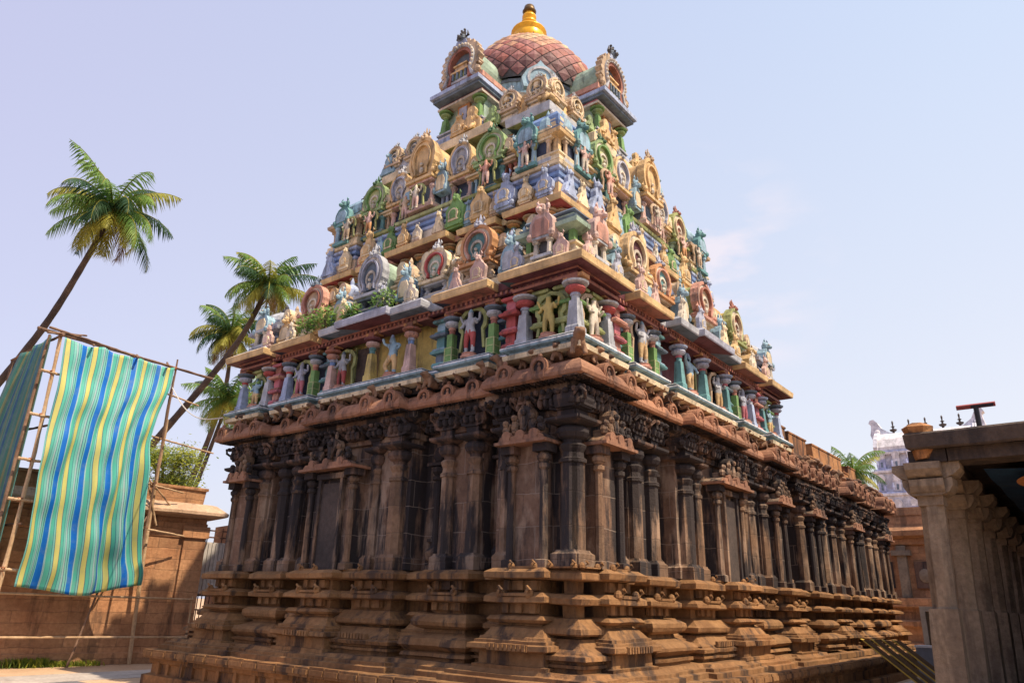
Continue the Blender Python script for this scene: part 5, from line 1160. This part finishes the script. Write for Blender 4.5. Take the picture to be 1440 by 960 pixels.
# ------------------------------------------------------------------ vegetation
def leaf_mat(key, c1, c2):
    m, t, b = _base(key, .5); p = _pos(t)
    col = _mix(t, _ramp(t, _noise(t, .9, 4, p), (.35, 0.), (.65, 1.)), c1, c2); t.links.new(col, b.inputs['Base Color'])
    tr = t.nodes.new('ShaderNodeBsdfTranslucent'); t.links.new(col, tr.inputs[0]); ms = t.nodes.new('ShaderNodeMixShader'); ms.inputs[0].default_value = .4
    t.links.new(b.outputs[0], ms.inputs[1]); t.links.new(tr.outputs[0], ms.inputs[2]); t.links.new(ms.outputs[0], t.nodes['Material Output'].inputs[0]); return m
PG = leaf_mat('palm_leaf', (.09, .19, .045), (.21, .34, .08)); PD = leaf_mat('palm_leaf_dark', (.02, .06, .025), (.05, .11, .05)); PY = leaf_mat('palm_leaf_yellow', (.24, .25, .045), (.38, .37, .07)); PBr = leaf_mat('palm_leaf_brown', (.16, .10, .05), (.26, .17, .07))
TRK = stone('palm_trunk', (.06, .05, .05), (.14, .105, .085), .3, None, .6, .9)
def palm(label, pts, crown_r, seed, nf=24, group='coconut palms around the temple', leans=None, r0=.2):
    random.seed(seed); pts = [Vector(p_) for p_ in pts]; top = pts[-1]
    th = thing('palm_tree', label, 'palm tree', tuple(pts[0]), group)
    P_ = []      # smooth curve
    for i in range(len(pts)-1):
        a, b, c, d = pts[max(i-1, 0)], pts[i], pts[i+1], pts[min(i+2, len(pts)-1)]
        for k in range(8):
            t = k/8; P_.append(.5*((2*b)+(c-a)*t+(2*a-5*b+4*c-d)*t*t+(3*b-a-3*c+d)*t**3))
    P_.append(top); n = len(P_); m = MB(); m.tube(P_, [r0*(1.25-.55*k/(n-1))*(1.05 if k % 2 else .97) for k in range(n)], TRK, 9); wbuild(m, 'trunk', th)
    m = MB()
    for f in range(nf):
        el = radians(78-125*(f/(nf-1))**.9+random.uniform(-8, 8)); az = f*2.399963+random.uniform(-.2, .2)
        Lf = crown_r*random.uniform(.88, 1.12)*(1 if el > -.3 else .85); droop = random.uniform(.45, 1.15)
        h = Vector((cos(az), sin(az), 0)); side = Vector((-sin(az), cos(az), 0)); P0 = top.copy(); rach = []; e = el; seg = 16
        for k in range(seg+1):
            rach.append(P0.copy()); P0 = P0+(h*cos(e)+Vector((0, 0, 1))*sin(e))*(Lf/seg); e -= droop*2.2/seg*(.4+k/seg)
        mt = PY if (el < -.25 and random.random() < .5) or random.random() < .12 else (PBr if el < -.45 and random.random() < .6 else (PD if random.random() < .4 else PG))
        m.tube(rach, [.045*crown_r/3*(1-.8*k/seg) for k in range(seg+1)], PY if mt is not PBr else PBr, 4)
        nl = 46
        for k in range(3, nl):
            t = k/nl*seg; i = min(int(t), seg-1); q = rach[i].lerp(rach[i+1], t-i); dr_ = (rach[i+1]-rach[i]).normalized(); u_ = side.cross(dr_).normalized()
            ll = crown_r*.31*(sin(pi*min(1, (k/nl)*.86+.16))**.6)*random.uniform(.75, 1.1)
            for s_ in (-1, 1):
                dv = (side*s_*.8+dr_*.55-Vector((0, 0, 1))*random.uniform(.45, 1.25)+u_*random.uniform(-.1, .15)).normalized(); wv = dr_*crown_r*.0085
                mid = q+dv*ll*.5+Vector((0, 0, .02)); tip = q+dv*ll-Vector((0, 0, ll*.25))
                m.add([q-wv, q+wv, mid+wv*1.1, tip, mid-wv*1.1], [(0, 1, 2, 4), (4, 2, 3)], mt)
    wbuild(m, 'crown', th)
    m = MB()
    for k in range(9): a = random.uniform(0, 2*pi); m.ball(top+Vector((cos(a)*.35, sin(a)*.35, -.45+random.uniform(-.2, .2)))*(crown_r/3.3), .15*crown_r/3.3, leaf_nut, 7)
    wbuild(m, 'coconuts', th)
leaf_nut = plain('coconut_husk', (.35, .24, .05), .6)
def ray(px, py, dist):
    return CAM + (fw+rt2*((px-720)/FPX)-up2*((py-480)/FPX))*dist
palm('tall coconut palm leaning in from the left edge against the open sky', [ray(-190, 700, 38), ray(-60, 600, 38), ray(50, 475, 38), ray(118, 370, 38), ray(158, 295, 38)], 3.6, 3, 34, r0=.18)
palm('bent coconut palm whose crown rises above the left end of the painted cornice', [ray(95, 760, 44), ray(225, 612, 44), ray(300, 525, 44), ray(345, 465, 44), ray(378, 400, 44)], 3.1, 5, 32, r0=.19)
palm('darker coconut palm just left of and behind the bent one', [ray(250, 720, 52), ray(292, 620, 52), ray(318, 540, 52), ray(325, 468, 52)], 3.4, 8, 30, r0=.17)
palm('low coconut palm with its crown beside the left eave of the tower', [ray(262, 715, 47), ray(292, 640, 47), ray(322, 560, 47)], 2.9, 11, 28, r0=.13)
palm('far palm with only its top fronds showing over the hall parapet', [ray(1205, 800, 60), ray(1200, 720, 60), ray(1200, 662, 60)], 3.0, 14, 20, r0=.2)
# yellow-green broad tree behind the scaffold
random.seed(21)
tr_ = thing('leafy_tree', 'feathery yellow green tree behind the scaffold and compound wall', 'tree', (2, 24, G))
LM = [leaf_mat('tree_leaf_a', (.20, .24, .03), (.34, .36, .05)), leaf_mat('tree_leaf_b', (.10, .17, .03), (.20, .26, .04))]
c0 = ray(226, 690, 36); m = MB(); base = Vector((c0.x, c0.y, G)); m.tube([base, base.lerp(c0, .5)+Vector((.2, .1, 0)), c0], [.28, .2, .12], TRK, 8)
lim = []
for k in range(12):
    a = random.uniform(0, 2*pi); e = c0+Vector((cos(a)*random.uniform(.4, 1.5), sin(a)*random.uniform(.4, 1.5), random.uniform(-.6, 1.7))); m.tube([c0.lerp(base, random.uniform(0, .25)), c0.lerp(e, .5)+Vector((0, 0, .25)), e], [.09, .06, .02], TRK, 5); lim.append(e)
wbuild(m, 'trunk', tr_)
m = MB()
for e in lim:
    for q in range(900):
        v = Vector((random.gauss(0, .42), random.gauss(0, .42), random.gauss(0, .32)))+e; s_ = random.uniform(.06, .12); d = Vector((random.uniform(-1, 1), random.uniform(-1, 1), random.uniform(-1, .4))).normalized(); n_ = d.orthogonal().normalized()
        m.add([v, v+d*s_+n_*s_*.35, v+d*s_*2, v+d*s_-n_*s_*.35], [(0, 1, 2, 3)], LM[q % 3 == 0])
wbuild(m, 'crown', tr_)
# weeds at the wall foot and plants rooted on the painted cornice
m = MB()
for q in range(1500):
    x = random.gauss(-6.9, .75); y = 13.25-.195*(x+6.2)-abs(random.gauss(0, .22))-.02
    if not -8.6 < x < -5.4: continue
    h = random.uniform(.05, .26)*(1.2 if x < -6.9 else .8); a = random.uniform(0, pi); w_ = random.uniform(.01, .025); l_ = random.uniform(-.1, .1)
    m.add([(x-w_*cos(a), y-w_*sin(a), G), (x+w_*cos(a), y+w_*sin(a), G), (x+l_+w_, y+l_, G+h*.7), (x+l_*1.6, y+l_, G+h)], [(0, 1, 2, 3)], LM[q % 2])
o = m.build('weeds'); tag(o, 'low green weeds growing along the foot of the compound wall', 'weeds'); o['kind'] = 'stuff'
LG = leaf_mat('cornice_plant', (.10, .22, .05), (.22, .36, .08))
words = ['leftmost small green plant rooted on the lavender painted cornice', 'bushy green plant second from the left on the painted cornice', 'third green plant from the left on the painted cornice', 'green plant on the painted cornice nearest the middle of the left face']
for k, (t, s_) in enumerate(((2.6, .42), (1.85, .5), (.75, .34), (-.45, .42))):
    m = MB(); c0 = Vector((-6.35, t, 8.5))
    for q in range(int(320*s_/.4)):
        th_ = random.uniform(0, 2*pi); rr = s_*random.random()**.6; v = c0+Vector((cos(th_)*rr*.6, sin(th_)*rr, random.uniform(0, 1.1)*s_)); d = Vector((random.uniform(-1, 1), random.uniform(-1, 1), random.uniform(-.3, 1))).normalized()*.09; n_ = d.orthogonal()*.35
        m.add([v, v+d*.5+n_, v+d, v+d*.5-n_], [(0, 1, 2, 3)], LG)
    for q in range(5): m.tube([c0, c0+Vector((random.uniform(-.1, .1), random.uniform(-s_*.6, s_*.6), s_*.8))], .012, TRK, 4)
    tag(m.build('rooted_plant'), words[k], 'plant', 'plants growing on the cornice')
for o in S.objects:
    if o.get('_root'): del o['_root']
